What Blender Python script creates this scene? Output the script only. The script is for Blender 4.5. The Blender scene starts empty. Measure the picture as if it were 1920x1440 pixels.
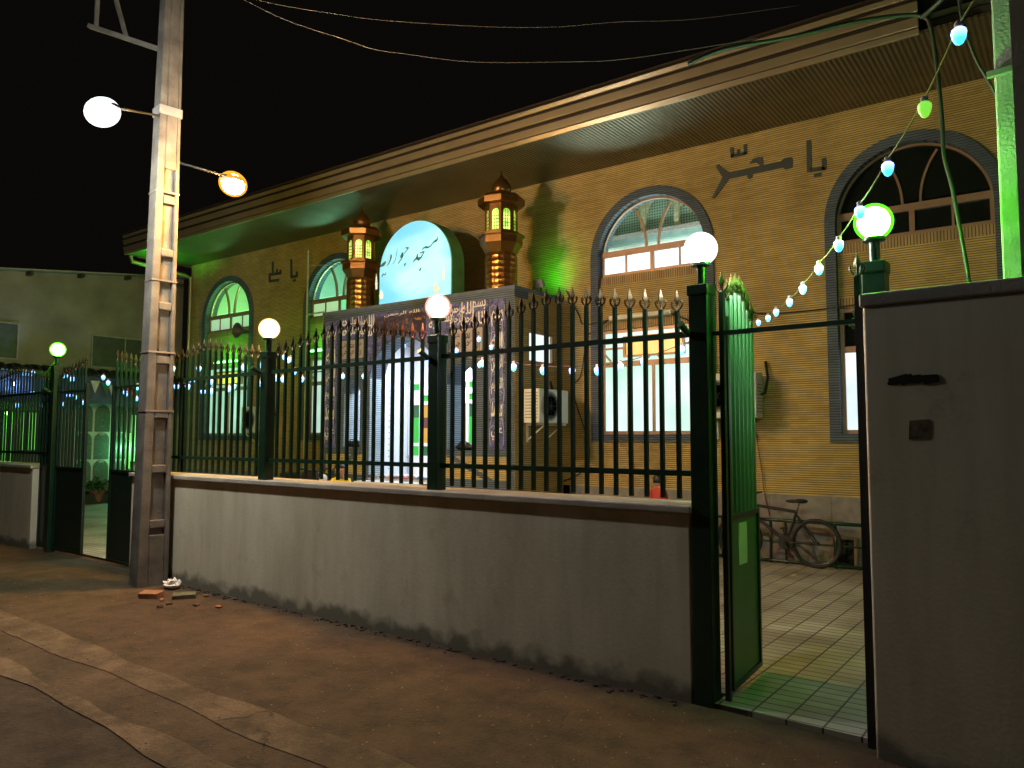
import bpy, bmesh, math, random
from mathutils import Vector, Matrix
from math import sin, cos, pi, radians, atan2, sqrt
random.seed(7)
S = bpy.context.scene
COL = S.collection
# ------------------------------------------------------------------ camera
FPX = 1442.0; PITCH = radians(4.08); ROLL = radians(.09); YAW = radians(36.48); EYE = 1.6
fw = Vector((-sin(YAW)*cos(PITCH), cos(YAW)*cos(PITCH), sin(PITCH)))
ri = Vector((cos(YAW), sin(YAW), 0)); up = ri.cross(fw)
r2 = ri*cos(ROLL) + up*sin(ROLL); u2 = up*cos(ROLL) - ri*sin(ROLL)
CAM = Vector((0, 0, EYE))
cd = bpy.data.cameras.new('camera'); cam = bpy.data.objects.new('camera', cd); COL.objects.link(cam)
cam.matrix_world = Matrix(((r2.x, u2.x, -fw.x, 0), (r2.y, u2.y, -fw.y, 0), (r2.z, u2.z, -fw.z, EYE), (0, 0, 0, 1)))
cd.sensor_width = 36; cd.lens = FPX/1920*36; cd.clip_start = .05; cd.clip_end = 500
S.camera = cam
# survey helpers: where a sight line meets a real plane of the place
def ray(x, y): return fw + r2*((x-960)/FPX) - u2*((y-720)/FPX)
def onY(x, y, Y): d = ray(x, y); return CAM + d*(Y/d.y)
def onX(x, y, X): d = ray(x, y); return CAM + d*(X/d.x)
def onZ(x, y, z): d = ray(x, y); return CAM + d*((z-EYE)/d.z)
def onD(x, y, dep): return CAM + ray(x, y)*dep
A2 = radians(-2.18)
FD = Vector((cos(A2), sin(A2), 0)); FN = Vector((-FD.y, FD.x, 0))
def F(s, n, z=0): return FD*s + FN*n + Vector((0, 0, z))
# ------------------------------------------------------------------ materials
def newmat(name):
    m = bpy.data.materials.new(name); m.use_nodes = True
    nt = m.node_tree; b = nt.nodes['Principled BSDF']; return m, nt, b
def N(nt, t, **k):
    n = nt.nodes.new(t)
    for a, v in k.items():
        if a in n.inputs: n.inputs[a].default_value = v
        else: setattr(n, a, v)
    return n
def L(nt, a, b): nt.links.new(a, b)
def ramp(nt, fac, c0, c1, p0=0.0, p1=1.0):
    r = N(nt, 'ShaderNodeValToRGB'); r.color_ramp.elements[0].position = p0; r.color_ramp.elements[1].position = p1
    r.color_ramp.elements[0].color = (*c0, 1); r.color_ramp.elements[1].color = (*c1, 1)
    L(nt, fac, r.inputs[0]); return r.outputs[0]
def simple(name, col, rough=.6, metal=0, var=.18, scale=6, bump=0, bscale=60):
    m, nt, b = newmat(name)
    b.inputs['Roughness'].default_value = rough; b.inputs['Metallic'].default_value = metal
    tc = N(nt, 'ShaderNodeTexCoord'); no = N(nt, 'ShaderNodeTexNoise'); no.inputs['Scale'].default_value = scale; no.inputs['Detail'].default_value = 6
    L(nt, tc.outputs['Object'], no.inputs['Vector'])
    c0 = tuple(c*(1-var) for c in col); c1 = tuple(min(1, c*(1+var)) for c in col)
    L(nt, ramp(nt, no.outputs['Fac'], c0, c1, .3, .7), b.inputs['Base Color'])
    if bump:
        n2 = N(nt, 'ShaderNodeTexNoise'); n2.inputs['Scale'].default_value = bscale; n2.inputs['Detail'].default_value = 4
        L(nt, tc.outputs['Object'], n2.inputs['Vector'])
        bp = N(nt, 'ShaderNodeBump'); bp.inputs['Strength'].default_value = bump; bp.inputs['Distance'].default_value = .01
        L(nt, n2.outputs['Fac'], bp.inputs['Height']); L(nt, bp.outputs[0], b.inputs['Normal'])
    return m
def emis(name, col, st, base=(.8, .8, .8)):
    m, nt, b = newmat(name)
    b.inputs['Base Color'].default_value = (*base, 1); b.inputs['Roughness'].default_value = .3
    b.inputs['Emission Color'].default_value = (*col, 1); b.inputs['Emission Strength'].default_value = st
    return m
def ribbed(name, ca, cb, course=.031, depth=.006, joint=.36, vert=False, soot=.25):
    """thin brick courses: dark recessed joints every course, bricks varying in tone"""
    m, nt, b = newmat(name); b.inputs['Roughness'].default_value = .75
    tc = N(nt, 'ShaderNodeTexCoord'); sp = N(nt, 'ShaderNodeSeparateXYZ'); L(nt, tc.outputs['Object'], sp.inputs[0])
    if vert:
        ad = sp.outputs['X']
    else: ad = sp.outputs['Z']
    dv = N(nt, 'ShaderNodeMath', operation='DIVIDE'); L(nt, ad, dv.inputs[0]); dv.inputs[1].default_value = course
    fr = N(nt, 'ShaderNodeMath', operation='FRACT'); L(nt, dv.outputs[0], fr.inputs[0])
    jt = N(nt, 'ShaderNodeValToRGB'); e = jt.color_ramp.elements
    e[0].position = 0; e[0].color = (0, 0, 0, 1); e[1].position = joint; e[1].color = (1, 1, 1, 1)
    x = e.new(joint*.55); x.color = (.05, .05, .05, 1)
    L(nt, fr.outputs[0], jt.inputs[0])
    fl = N(nt, 'ShaderNodeMath', operation='FLOOR'); L(nt, dv.outputs[0], fl.inputs[0])
    # brick lengths
    xy = N(nt, 'ShaderNodeMath', operation='ADD'); L(nt, sp.outputs['X'], xy.inputs[0]); L(nt, sp.outputs['Y'], xy.inputs[1])
    d2 = N(nt, 'ShaderNodeMath', operation='DIVIDE'); L(nt, xy.outputs[0] if not vert else sp.outputs['Z'], d2.inputs[0]); d2.inputs[1].default_value = .21
    hf = N(nt, 'ShaderNodeMath', operation='MULTIPLY'); L(nt, fl.outputs[0], hf.inputs[0]); hf.inputs[1].default_value = .5
    a2 = N(nt, 'ShaderNodeMath', operation='ADD'); L(nt, d2.outputs[0], a2.inputs[0]); L(nt, hf.outputs[0], a2.inputs[1])
    f2 = N(nt, 'ShaderNodeMath', operation='FLOOR'); L(nt, a2.outputs[0], f2.inputs[0])
    cv = N(nt, 'ShaderNodeCombineXYZ'); L(nt, f2.outputs[0], cv.inputs[0]); L(nt, fl.outputs[0], cv.inputs[1])
    wn = N(nt, 'ShaderNodeTexWhiteNoise'); L(nt, cv.outputs[0], wn.inputs['Vector'])
    no = N(nt, 'ShaderNodeTexNoise'); no.inputs['Scale'].default_value = .9; no.inputs['Detail'].default_value = 9; no.inputs['Roughness'].default_value = .65; L(nt, tc.outputs['Object'], no.inputs['Vector'])
    mixf = N(nt, 'ShaderNodeMath', operation='MULTIPLY_ADD'); L(nt, wn.outputs['Value'], mixf.inputs[0]); mixf.inputs[1].default_value = .16
    L(nt, no.outputs['Fac'], mixf.inputs[2])
    c = ramp(nt, mixf.outputs[0], tuple(v*.8 for v in ca), cb, .38, .78)
    ms = N(nt, 'ShaderNodeMapping'); ms.inputs['Scale'].default_value = (2.6, 2.6, .35); L(nt, tc.outputs['Object'], ms.inputs[0])
    ns = N(nt, 'ShaderNodeTexNoise'); ns.inputs['Scale'].default_value = 1; ns.inputs['Detail'].default_value = 8; ns.inputs['Roughness'].default_value = .7; L(nt, ms.outputs[0], ns.inputs['Vector'])
    kk = N(nt, 'ShaderNodeMix', data_type='RGBA', blend_type='MULTIPLY'); kk.inputs['Factor'].default_value = .22; L(nt, c, kk.inputs['A']); L(nt, ramp(nt, ns.outputs['Fac'], (.5, .46, .42), (1.05, 1.03, 1), .34, .6), kk.inputs['B']); c = kk.outputs['Result']
    mx = N(nt, 'ShaderNodeMix', data_type='RGBA'); L(nt, jt.outputs[0], mx.inputs['Factor'])
    mx.inputs['A'].default_value = (*[v*.2 for v in ca], 1); L(nt, c, mx.inputs['B'])
    L(nt, mx.outputs['Result'], b.inputs['Base Color'])
    bp = N(nt, 'ShaderNodeBump'); bp.inputs['Strength'].default_value = .8; bp.inputs['Distance'].default_value = depth
    L(nt, jt.outputs[0], bp.inputs['Height']); L(nt, bp.outputs[0], b.inputs['Normal'])
    return m
M = {}
M['brick'] = ribbed('buff_brick', (.46, .32, .11), (.66, .48, .19), course=.029)
M['soldier'] = ribbed('buff_brick_on_end', (.38, .26, .12), (.55, .38, .19), course=.036, vert=True)
M['greybrick'] = ribbed('grey_blue_brick', (.085, .115, .175), (.13, .17, .24), course=.033)
M['bluebrick'] = ribbed('pale_blue_brick', (.30, .42, .52), (.40, .52, .62), course=.033)
M['plaster'] = None
def plaster(name, ca, cb, stain=.5):
    m, nt, b = newmat(name); b.inputs['Roughness'].default_value = .9
    tc = N(nt, 'ShaderNodeTexCoord'); mp = N(nt, 'ShaderNodeMapping'); L(nt, tc.outputs['Object'], mp.inputs[0]); mp.inputs['Scale'].default_value = (1.6, 1.6, .55)
    no = N(nt, 'ShaderNodeTexNoise'); no.inputs['Scale'].default_value = 1.5; no.inputs['Detail'].default_value = 8; no.inputs['Roughness'].default_value = .65; L(nt, mp.outputs[0], no.inputs['Vector'])
    c0 = ramp(nt, no.outputs['Fac'], ca, cb, .32, .68)
    m3 = N(nt, 'ShaderNodeMapping'); L(nt, tc.outputs['Object'], m3.inputs[0]); m3.inputs['Scale'].default_value = (9, 9, .7)
    n4 = N(nt, 'ShaderNodeTexNoise'); n4.inputs['Scale'].default_value = 1; n4.inputs['Detail'].default_value = 6; L(nt, m3.outputs[0], n4.inputs['Vector'])
    n5 = N(nt, 'ShaderNodeTexNoise'); n5.inputs['Scale'].default_value = 3.3; n5.inputs['Detail'].default_value = 9; n5.inputs['Roughness'].default_value = .7; L(nt, tc.outputs['Object'], n5.inputs['Vector'])
    k1 = N(nt, 'ShaderNodeMix', data_type='RGBA', blend_type='MULTIPLY'); k1.inputs['Factor'].default_value = .20; L(nt, c0, k1.inputs['A']); L(nt, ramp(nt, n4.outputs['Fac'], (.55, .5, .42), (1, 1, 1), .30, .52), k1.inputs['B'])
    k2 = N(nt, 'ShaderNodeMix', data_type='RGBA', blend_type='MULTIPLY'); k2.inputs['Factor'].default_value = .30; L(nt, k1.outputs['Result'], k2.inputs['A']); L(nt, ramp(nt, n5.outputs['Fac'], (.55, .50, .42), (1, 1, 1), .33, .42), k2.inputs['B'])
    c = k2.outputs['Result']
    sp = N(nt, 'ShaderNodeSeparateXYZ'); L(nt, tc.outputs['Object'], sp.inputs[0])
    n2 = N(nt, 'ShaderNodeTexNoise'); n2.inputs['Scale'].default_value = 5; n2.inputs['Detail'].default_value = 9; L(nt, tc.outputs['Object'], n2.inputs['Vector'])
    # rising damp: ragged dirty foot, a stain that belongs to the wall
    a = N(nt, 'ShaderNodeMath', operation='MULTIPLY_ADD'); L(nt, n2.outputs['Fac'], a.inputs[0]); a.inputs[1].default_value = -.34; L(nt, sp.outputs['Z'], a.inputs[2])
    mr = N(nt, 'ShaderNodeMapRange'); L(nt, a.outputs[0], mr.inputs[0]); mr.inputs['From Min'].default_value = -.12; mr.inputs['From Max'].default_value = -.03
    mx = N(nt, 'ShaderNodeMix', data_type='RGBA'); L(nt, mr.outputs[0], mx.inputs['Factor']); mx.inputs['A'].default_value = (*[v*.38 for v in ca], 1); L(nt, c, mx.inputs['B'])
    L(nt, mx.outputs['Result'], b.inputs['Base Color'])
    n3 = N(nt, 'ShaderNodeTexNoise'); n3.inputs['Scale'].default_value = 45; n3.inputs['Detail'].default_value = 6; L(nt, tc.outputs['Object'], n3.inputs['Vector'])
    bp = N(nt, 'ShaderNodeBump'); bp.inputs['Strength'].default_value = .3; bp.inputs['Distance'].default_value = .006
    L(nt, n3.outputs['Fac'], bp.inputs['Height']); L(nt, bp.outputs[0], b.inputs['Normal'])
    return m
M['plaster'] = plaster('rough_plaster', (.52, .48, .36), (.70, .665, .53))
M['coping'] = simple('coping_cement', (.42, .39, .34), .85, var=.2, scale=4, bump=.5)
M['neigh'] = simple('neighbour_plaster', (.30, .28, .22), .9, var=.25, scale=1.2, bump=.3)
M['concrete'] = simple('pole_concrete', (.12, .112, .098), .9, var=.38, scale=5, bump=.6, bscale=40)
M['greenmetal'] = simple('dark_green_paint', (.010, .036, .018), .35, .1, var=.25, scale=9)
M['panelgreen'] = simple('green_gate_paint', (.05, .18, .07), .4, .0, var=.15, scale=5)
M['brass'] = simple('bronze_spear_paint', (.06, .045, .018), .45, .4, var=.3)
M['black'] = simple('black_rubber', (.012, .012, .012), .6)
M['cable'] = simple('black_cable', (.015, .018, .015), .5)
M['wire'] = simple('bare_wire', (.20, .18, .155), .5, .3)
M['alu'] = simple('bronze_aluminium', (.36, .22, .15), .4, .3, var=.12)
M['darkframe'] = simple('dark_frame', (.05, .035, .028), .5)
M['white'] = simple('white_paint', (.80, .80, .78), .5, var=.05)
M['whiteplastic'] = simple('white_plastic', (.66, .66, .62), .45, var=.06)
M['greyplastic'] = simple('grey_plastic', (.25, .25, .25), .5)
M['soffit'] = None
def corrug():
    m, nt, b = newmat('ribbed_sheet_metal'); b.inputs['Roughness'].default_value = .32; b.inputs['Metallic'].default_value = .5
    tc = N(nt, 'ShaderNodeTexCoord'); sp = N(nt, 'ShaderNodeSeparateXYZ'); L(nt, tc.outputs['Object'], sp.inputs[0])
    w = N(nt, 'ShaderNodeMath', operation='MULTIPLY'); L(nt, sp.outputs['X'], w.inputs[0]); w.inputs[1].default_value = 2*pi/.055
    s = N(nt, 'ShaderNodeMath', operation='SINE'); L(nt, w.outputs[0], s.inputs[0])
    no = N(nt, 'ShaderNodeTexNoise'); no.inputs['Scale'].default_value = 2.; L(nt, tc.outputs['Object'], no.inputs['Vector'])
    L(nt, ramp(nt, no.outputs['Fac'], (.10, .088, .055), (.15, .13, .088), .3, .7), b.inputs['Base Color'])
    bp = N(nt, 'ShaderNodeBump'); bp.inputs['Strength'].default_value = 1; bp.inputs['Distance'].default_value = .005
    L(nt, s.outputs[0], bp.inputs['Height']); L(nt, bp.outputs[0], b.inputs['Normal']); return m
M['soffit'] = corrug()
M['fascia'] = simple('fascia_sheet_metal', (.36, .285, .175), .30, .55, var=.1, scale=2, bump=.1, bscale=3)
M['fasciadark'] = simple('fascia_dark_band', (.03, .018, .012), .7)
M['stone'] = simple('grey_stone_slab', (.22, .20, .19), .6, var=.2, scale=8)
M['marble'] = simple('white_marble', (.62, .64, .68), .35, var=.06)
def tiles():
    m, nt, b = newmat('courtyard_tiles'); b.inputs['Roughness'].default_value = .45
    tc = N(nt, 'ShaderNodeTexCoord'); br = N(nt, 'ShaderNodeTexBrick'); L(nt, tc.outputs['Object'], br.inputs['Vector'])
    br.offset = 0; br.squash = 1; br.inputs['Scale'].default_value = 1
    br.inputs['Brick Width'].default_value = .20; br.inputs['Row Height'].default_value = .10; br.inputs['Mortar Size'].default_value = .007
    br.inputs['Color1'].default_value = (.42, .41, .35, 1); br.inputs['Color2'].default_value = (.52, .50, .43, 1); br.inputs['Mortar'].default_value = (.06, .05, .035, 1)
    br.inputs['Mortar Smooth'].default_value = .3
    no = N(nt, 'ShaderNodeTexNoise'); no.inputs['Scale'].default_value = 1.3; no.inputs['Detail'].default_value = 7; L(nt, tc.outputs['Object'], no.inputs['Vector'])
    mx = N(nt, 'ShaderNodeMix', data_type='RGBA', blend_type='MULTIPLY'); mx.inputs['Factor'].default_value = 1
    L(nt, br.outputs['Color'], mx.inputs['A']); L(nt, ramp(nt, no.outputs['Fac'], (.55, .5, .45), (1, 1, 1), .35, .6), mx.inputs['B'])
    L(nt, mx.outputs['Result'], b.inputs['Base Color'])
    bp = N(nt, 'ShaderNodeBump'); bp.inputs['Strength'].default_value = .6; bp.inputs['Distance'].default_value = .004; bp.invert = True
    L(nt, br.outputs['Fac'], bp.inputs['Height']); L(nt, bp.outputs[0], b.inputs['Normal']); return m
M['tiles'] = tiles()
def groundmat(name, ca, cb, crack=.5, sc=1.):
    m, nt, b = newmat(name); b.inputs['Roughness'].default_value = .92
    tc = N(nt, 'ShaderNodeTexCoord')
    no = N(nt, 'ShaderNodeTexNoise'); no.inputs['Scale'].default_value = .8*sc; no.inputs['Detail'].default_value = 10; no.inputs['Roughness'].default_value = .7; L(nt, tc.outputs['Object'], no.inputs['Vector'])
    c = ramp(nt, no.outputs['Fac'], ca, cb, .35, .65)
    ag = N(nt, 'ShaderNodeTexNoise'); ag.inputs['Scale'].default_value = 55; ag.inputs['Detail'].default_value = 8; ag.inputs['Roughness'].default_value = .8; L(nt, tc.outputs['Object'], ag.inputs['Vector'])
    km = N(nt, 'ShaderNodeMix', data_type='RGBA', blend_type='MULTIPLY'); km.inputs['Factor'].default_value = .7; L(nt, c, km.inputs['A']); L(nt, ramp(nt, ag.outputs['Fac'], (.45, .43, .4), (1.25, 1.25, 1.25), .35, .65), km.inputs['B'])
    ab = N(nt, 'ShaderNodeTexNoise'); ab.inputs['Scale'].default_value = 4.5; ab.inputs['Detail'].default_value = 8; ab.inputs['Roughness'].default_value = .65; L(nt, tc.outputs['Object'], ab.inputs['Vector'])
    kn = N(nt, 'ShaderNodeMix', data_type='RGBA', blend_type='MULTIPLY'); kn.inputs['Factor'].default_value = .8; L(nt, km.outputs['Result'], kn.inputs['A']); L(nt, ramp(nt, ab.outputs['Fac'], (.55, .52, .5), (1.15, 1.15, 1.15), .36, .6), kn.inputs['B']); c = kn.outputs['Result']
    wv = N(nt, 'ShaderNodeTexNoise'); wv.inputs['Scale'].default_value = 2.2; wv.inputs['Detail'].default_value = 5; L(nt, tc.outputs['Object'], wv.inputs['Vector'])
    ad = N(nt, 'ShaderNodeMix', data_type='RGBA'); ad.inputs['Factor'].default_value = .35; L(nt, tc.outputs['Object'], ad.inputs['A']); L(nt, wv.outputs['Color'], ad.inputs['B'])
    vo = N(nt, 'ShaderNodeTexVoronoi', feature='DISTANCE_TO_EDGE'); vo.inputs['Scale'].default_value = 1.1; L(nt, ad.outputs['Result'], vo.inputs['Vector'])
    gate = N(nt, 'ShaderNodeTexNoise'); gate.inputs['Scale'].default_value = 1.7; gate.inputs['Detail'].default_value = 3; L(nt, tc.outputs['Object'], gate.inputs['Vector'])
    g2 = N(nt, 'ShaderNodeMapRange'); L(nt, gate.outputs['Fac'], g2.inputs[0]); g2.inputs['From Min'].default_value = .53; g2.inputs['From Max'].default_value = .56
    cr = N(nt, 'ShaderNodeMapRange'); L(nt, vo.outputs['Distance'], cr.inputs[0]); cr.inputs['From Min'].default_value = .002; cr.inputs['From Max'].default_value = .012
    cr.inputs['To Min'].default_value = 1; cr.inputs['To Max'].default_value = 0
    mu = N(nt, 'ShaderNodeMath', operation='MULTIPLY'); L(nt, cr.outputs[0], mu.inputs[0]); L(nt, g2.outputs[0], mu.inputs[1])
    m2 = N(nt, 'ShaderNodeMath', operation='MULTIPLY'); L(nt, mu.outputs[0], m2.inputs[0]); m2.inputs[1].default_value = crack
    mx = N(nt, 'ShaderNodeMix', data_type='RGBA'); L(nt, m2.outputs[0], mx.inputs['Factor']); L(nt, c, mx.inputs['A']); mx.inputs['B'].default_value = (*[v*.2 for v in ca], 1)
    L(nt, mx.outputs['Result'], b.inputs['Base Color'])
    n3 = N(nt, 'ShaderNodeTexNoise'); n3.inputs['Scale'].default_value = 38; n3.inputs['Detail'].default_value = 8; L(nt, tc.outputs['Object'], n3.inputs['Vector'])
    s1 = N(nt, 'ShaderNodeMath', operation='MULTIPLY_ADD'); L(nt, no.outputs['Fac'], s1.inputs[0]); s1.inputs[1].default_value = 2.5; L(nt, n3.outputs['Fac'], s1.inputs[2])
    s2 = N(nt, 'ShaderNodeMath', operation='SUBTRACT'); L(nt, s1.outputs[0], s2.inputs[0]); L(nt, m2.outputs[0], s2.inputs[1])
    bp = N(nt, 'ShaderNodeBump'); bp.inputs['Strength'].default_value = .9; bp.inputs['Distance'].default_value = .012
    L(nt, s2.outputs[0], bp.inputs['Height']); L(nt, bp.outputs[0], b.inputs['Normal']); return m
M['pave'] = groundmat('dusty_cement_pavement', (.048, .029, .017), (.128, .080, .047), .25)
M['asphalt'] = groundmat('worn_asphalt', (.038, .026, .019), (.085, .058, .042), .4, 1.4)
M['kerb'] = groundmat('kerb_cement', (.085, .058, .037), (.215, .150, .098), .6, 2.5)
M['gutter'] = groundmat('gutter_cement', (.055, .036, .023), (.13, .085, .055), .6, 2)
def arabesque(name, ca, cb, cc, sc=9):
    m, nt, b = newmat(name); b.inputs['Roughness'].default_value = .35
    tc = N(nt, 'ShaderNodeTexCoord')
    nz = N(nt, 'ShaderNodeTexNoise'); nz.inputs['Scale'].default_value = 4; nz.inputs['Detail'].default_value = 3; L(nt, tc.outputs['Object'], nz.inputs['Vector'])
    ad = N(nt, 'ShaderNodeMix', data_type='RGBA'); ad.inputs['Factor'].default_value = .3; L(nt, tc.outputs['Object'], ad.inputs['A']); L(nt, nz.outputs['Color'], ad.inputs['B'])
    vo = N(nt, 'ShaderNodeTexVoronoi', feature='DISTANCE_TO_EDGE'); vo.inputs['Scale'].default_value = sc; L(nt, ad.outputs['Result'], vo.inputs['Vector'])
    v2 = N(nt, 'ShaderNodeTexVoronoi'); v2.inputs['Scale'].default_value = sc*2.3; L(nt, ad.outputs['Result'], v2.inputs['Vector'])
    c1 = ramp(nt, vo.outputs['Distance'], cc, ca, .02, .07)
    f = N(nt, 'ShaderNodeMapRange'); L(nt, v2.outputs['Distance'], f.inputs[0]); f.inputs['From Min'].default_value = .18; f.inputs['From Max'].default_value = .26; f.inputs['To Min'].default_value = .8; f.inputs['To Max'].default_value = 0
    mx = N(nt, 'ShaderNodeMix', data_type='RGBA'); L(nt, f.outputs[0], mx.inputs['Factor']); L(nt, c1, mx.inputs['A']); mx.inputs['B'].default_value = (*cb, 1)
    L(nt, mx.outputs['Result'], b.inputs['Base Color']); return m
M['tilework'] = arabesque('violet_lit_tilework', (.12, .12, .34), (.27, .26, .56), (.04, .04, .10))  # tiles pushed bluer: violet light of the bulbs is put into the colour
M['tileorn'] = arabesque('orange_blossom_tilework', (.05, .035, .07), (.45, .20, .05), (.10, .08, .14), 6)
M['tilepale'] = simple('pale_tile', (.40, .33, .36), .4, var=.1)
M['ink'] = simple('cream_glaze', (.85, .80, .74), .35)
M['inkdark'] = simple('dark_glaze', (.03, .02, .03), .4)
M['slate'] = simple('slate_brick', (.05, .06, .065), .7)
M['copper'] = simple('polished_copper', (.26, .125, .035), .33, .85, var=.12, scale=8)
M['glassdark'] = simple('dark_glass', (.01, .014, .012), .08)
# ------------------------------------------------------------------ mesh building
class MB:
    def __init__(s): s.v = []; s.f = []; s.mi = []; s.cur = 0
    def add(s, vs, fs):
        o = len(s.v); s.v += [Vector(v) for v in vs]; s.f += [tuple(i+o for i in f) for f in fs]; s.mi += [s.cur]*len(fs); return s
    def box(s, c, d, R=None):
        c = Vector(c); h = Vector(d)/2
        vs = [Vector((x*h.x, y*h.y, z*h.z)) for x in (-1, 1) for y in (-1, 1) for z in (-1, 1)]
        if R: vs = [R @ v for v in vs]
        return s.add([c+v for v in vs], [(0, 1, 3, 2), (4, 6, 7, 5), (0, 4, 5, 1), (2, 3, 7, 6), (0, 2, 6, 4), (1, 5, 7, 3)])
    def ab(s, a, b): # box by corners
        a = Vector(a); b = Vector(b); return s.box((a+b)/2, [abs(b[i]-a[i]) for i in range(3)])
    def tube(s, pts, r, n=8, cap=True):
        pts = [Vector(p) for p in pts]; rr = r if isinstance(r, (list, tuple)) else [r]*len(pts)
        vs = []; fs = []; pu = None
        for i, p in enumerate(pts):
            t = (pts[min(i+1, len(pts)-1)] - pts[max(i-1, 0)])
            if t.length < 1e-9: t = Vector((0, 0, 1))
            t.normalize()
            if pu is None:
                a = Vector((0, 0, 1)) if abs(t.z) < .9 else Vector((1, 0, 0)); u = (a - t*a.dot(t)).normalized()
            else: u = (pu - t*pu.dot(t)); u = u.normalized() if u.length > 1e-6 else pu
            pu = u; w = t.cross(u)
            for k in range(n):
                a = 2*pi*(k+.5)/n; vs.append(p + (u*cos(a) + w*sin(a))*rr[i])
        for i in range(len(pts)-1):
            for k in range(n):
                k2 = (k+1) % n; fs.append((i*n+k, i*n+k2, (i+1)*n+k2, (i+1)*n+k))
        if cap: fs.append(tuple(range(n-1, -1, -1))); fs.append(tuple((len(pts)-1)*n+k for k in range(n)))
        return s.add(vs, fs)
    def lathe(s, prof, c=(0, 0, 0), n=16, rot=0.):
        c = Vector(c); vs = []; fs = []
        for r, z in prof:
            for k in range(n): a = 2*pi*k/n+rot; vs.append(c + Vector((r*cos(a), r*sin(a), z)))
        for i in range(len(prof)-1):
            for k in range(n): k2 = (k+1) % n; fs.append((i*n+k, i*n+k2, (i+1)*n+k2, (i+1)*n+k))
        fs.append(tuple(range(n-1, -1, -1))); fs.append(tuple((len(prof)-1)*n+k for k in range(n)))
        return s.add(vs, fs)
    def sphere(s, c, r, n=16, sc=(1, 1, 1)):
        c = Vector(c); vs = [c+Vector((0, 0, -r*sc[2]))]; m = n//2
        for i in range(1, m):
            a = -pi/2+pi*i/m
            for k in range(n): b = 2*pi*k/n; vs.append(c+Vector((r*cos(a)*cos(b)*sc[0], r*cos(a)*sin(b)*sc[1], r*sin(a)*sc[2])))
        vs.append(c+Vector((0, 0, r*sc[2]))); fs = []
        for k in range(n): fs.append((0, 1+(k+1) % n, 1+k))
        for i in range(m-2):
            for k in range(n): a = 1+i*n; fs.append((a+k, a+(k+1) % n, a+n+(k+1) % n, a+n+k))
        a = 1+(m-2)*n
        for k in range(n): fs.append((a+k, a+(k+1) % n, len(vs)-1))
        return s.add(vs, fs)
    def prism(s, poly, fn, t0, t1):
        """poly: list of (u,v); fn(u,v,t)->point"""
        n = len(poly)
        from mathutils.geometry import tessellate_polygon
        tri = tessellate_polygon([[Vector((u, v, 0)) for u, v in poly]])
        vs = [fn(u, v, t0) for u, v in poly] + [fn(u, v, t1) for u, v in poly]
        fs = [tuple(t) for t in tri] + [tuple(i+n for i in reversed(t)) for t in tri] + [(i, (i+1) % n, (i+1) % n+n, i+n) for i in range(n)]
        return s.add(vs, fs)
    def ribbon(s, pts, fn, t0, t1):
        """pts: (u,v,halfwidth) a brush stroke laid on a plane"""
        l = []; r = []
        for i, (u, v, w) in enumerate(pts):
            a = pts[max(i-1, 0)]; b = pts[min(i+1, len(pts)-1)]
            dx, dy = b[0]-a[0], b[1]-a[1]; q = sqrt(dx*dx+dy*dy) or 1
            l.append((u-dy/q*w, v+dx/q*w)); r.append((u+dy/q*w, v-dx/q*w))
        for i in range(len(pts)-1):
            q = [l[i], l[i+1], r[i+1], r[i]]
            vs = [fn(*p, t0) for p in q]+[fn(*p, t1) for p in q]
            s.add(vs, [(0, 1, 2, 3), (7, 6, 5, 4), (0, 4, 5, 1), (1, 5, 6, 2), (2, 6, 7, 3), (3, 7, 4, 0)])
        return s
    def build(s, name, mat, parent=None, loc=None, smooth=False, rotz=0., bevel=0):
        me = bpy.data.meshes.new(name)
        if parent is not None and loc is None:
            inv = WM[parent.name].inverted(); vs = [inv @ v for v in s.v]
        else: vs = s.v
        me.from_pydata([tuple(v) for v in vs], [], s.f)
        bm = bmesh.new(); bm.from_mesh(me); bmesh.ops.recalc_face_normals(bm, faces=bm.faces)
        bm.to_mesh(me); bm.free()
        for m in (mat if isinstance(mat, (list, tuple)) else [mat]): me.materials.append(m)
        if len(set(s.mi)) > 1:
            for p, i in zip(me.polygons, s.mi): p.material_index = i
        o = bpy.data.objects.new(name, me); COL.objects.link(o)
        Mx = Matrix.Identity(4)
        if loc is not None: Mx = Matrix.Translation(Vector(loc)) @ Matrix.Rotation(rotz, 4, 'Z')
        if parent is not None:
            o.parent = parent; o.matrix_basis = Mx; WM[o.name] = WM[parent.name] @ Mx
        else: o.matrix_world = Mx; WM[o.name] = Mx
        if smooth:
            for p in me.polygons: p.use_smooth = True
            if smooth is not True: me.set_sharp_from_angle(angle=radians(smooth))
        if bevel:
            b = o.modifiers.new('bevel', 'BEVEL'); b.width = bevel; b.segments = 2; b.limit_method = 'ANGLE'
        return o
WM = {}
def tag(o, label=None, cat=None, group=None, kind=None):
    if label: o['label'] = label
    if cat: o['category'] = cat
    if group: o['group'] = group
    if kind: o['kind'] = kind
    return o
def thing(name, loc, label, cat, group=None, rotz=0.):
    o = bpy.data.objects.new(name, None); COL.objects.link(o); o.empty_display_size = .2
    Mx = Matrix.Translation(Vector(loc)) @ Matrix.Rotation(rotz, 4, 'Z'); o.matrix_world = Mx; WM[o.name] = Mx
    return tag(o, label, cat, group)
def dupe(o, parent, loc=None, basis=None):
    c = o.copy(); COL.objects.link(c); c.parent = parent
    if basis is not None: c.matrix_basis = basis
    elif loc is not None: c.matrix_basis = Matrix.Translation(Vector(loc))
    WM[c.name] = WM[parent.name] @ c.matrix_basis
    return c
def XZ(Y): return lambda u, v, t: Vector((u, Y+t, v))
def YZ(X): return lambda u, v, t: Vector((X+t, u, v))
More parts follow.
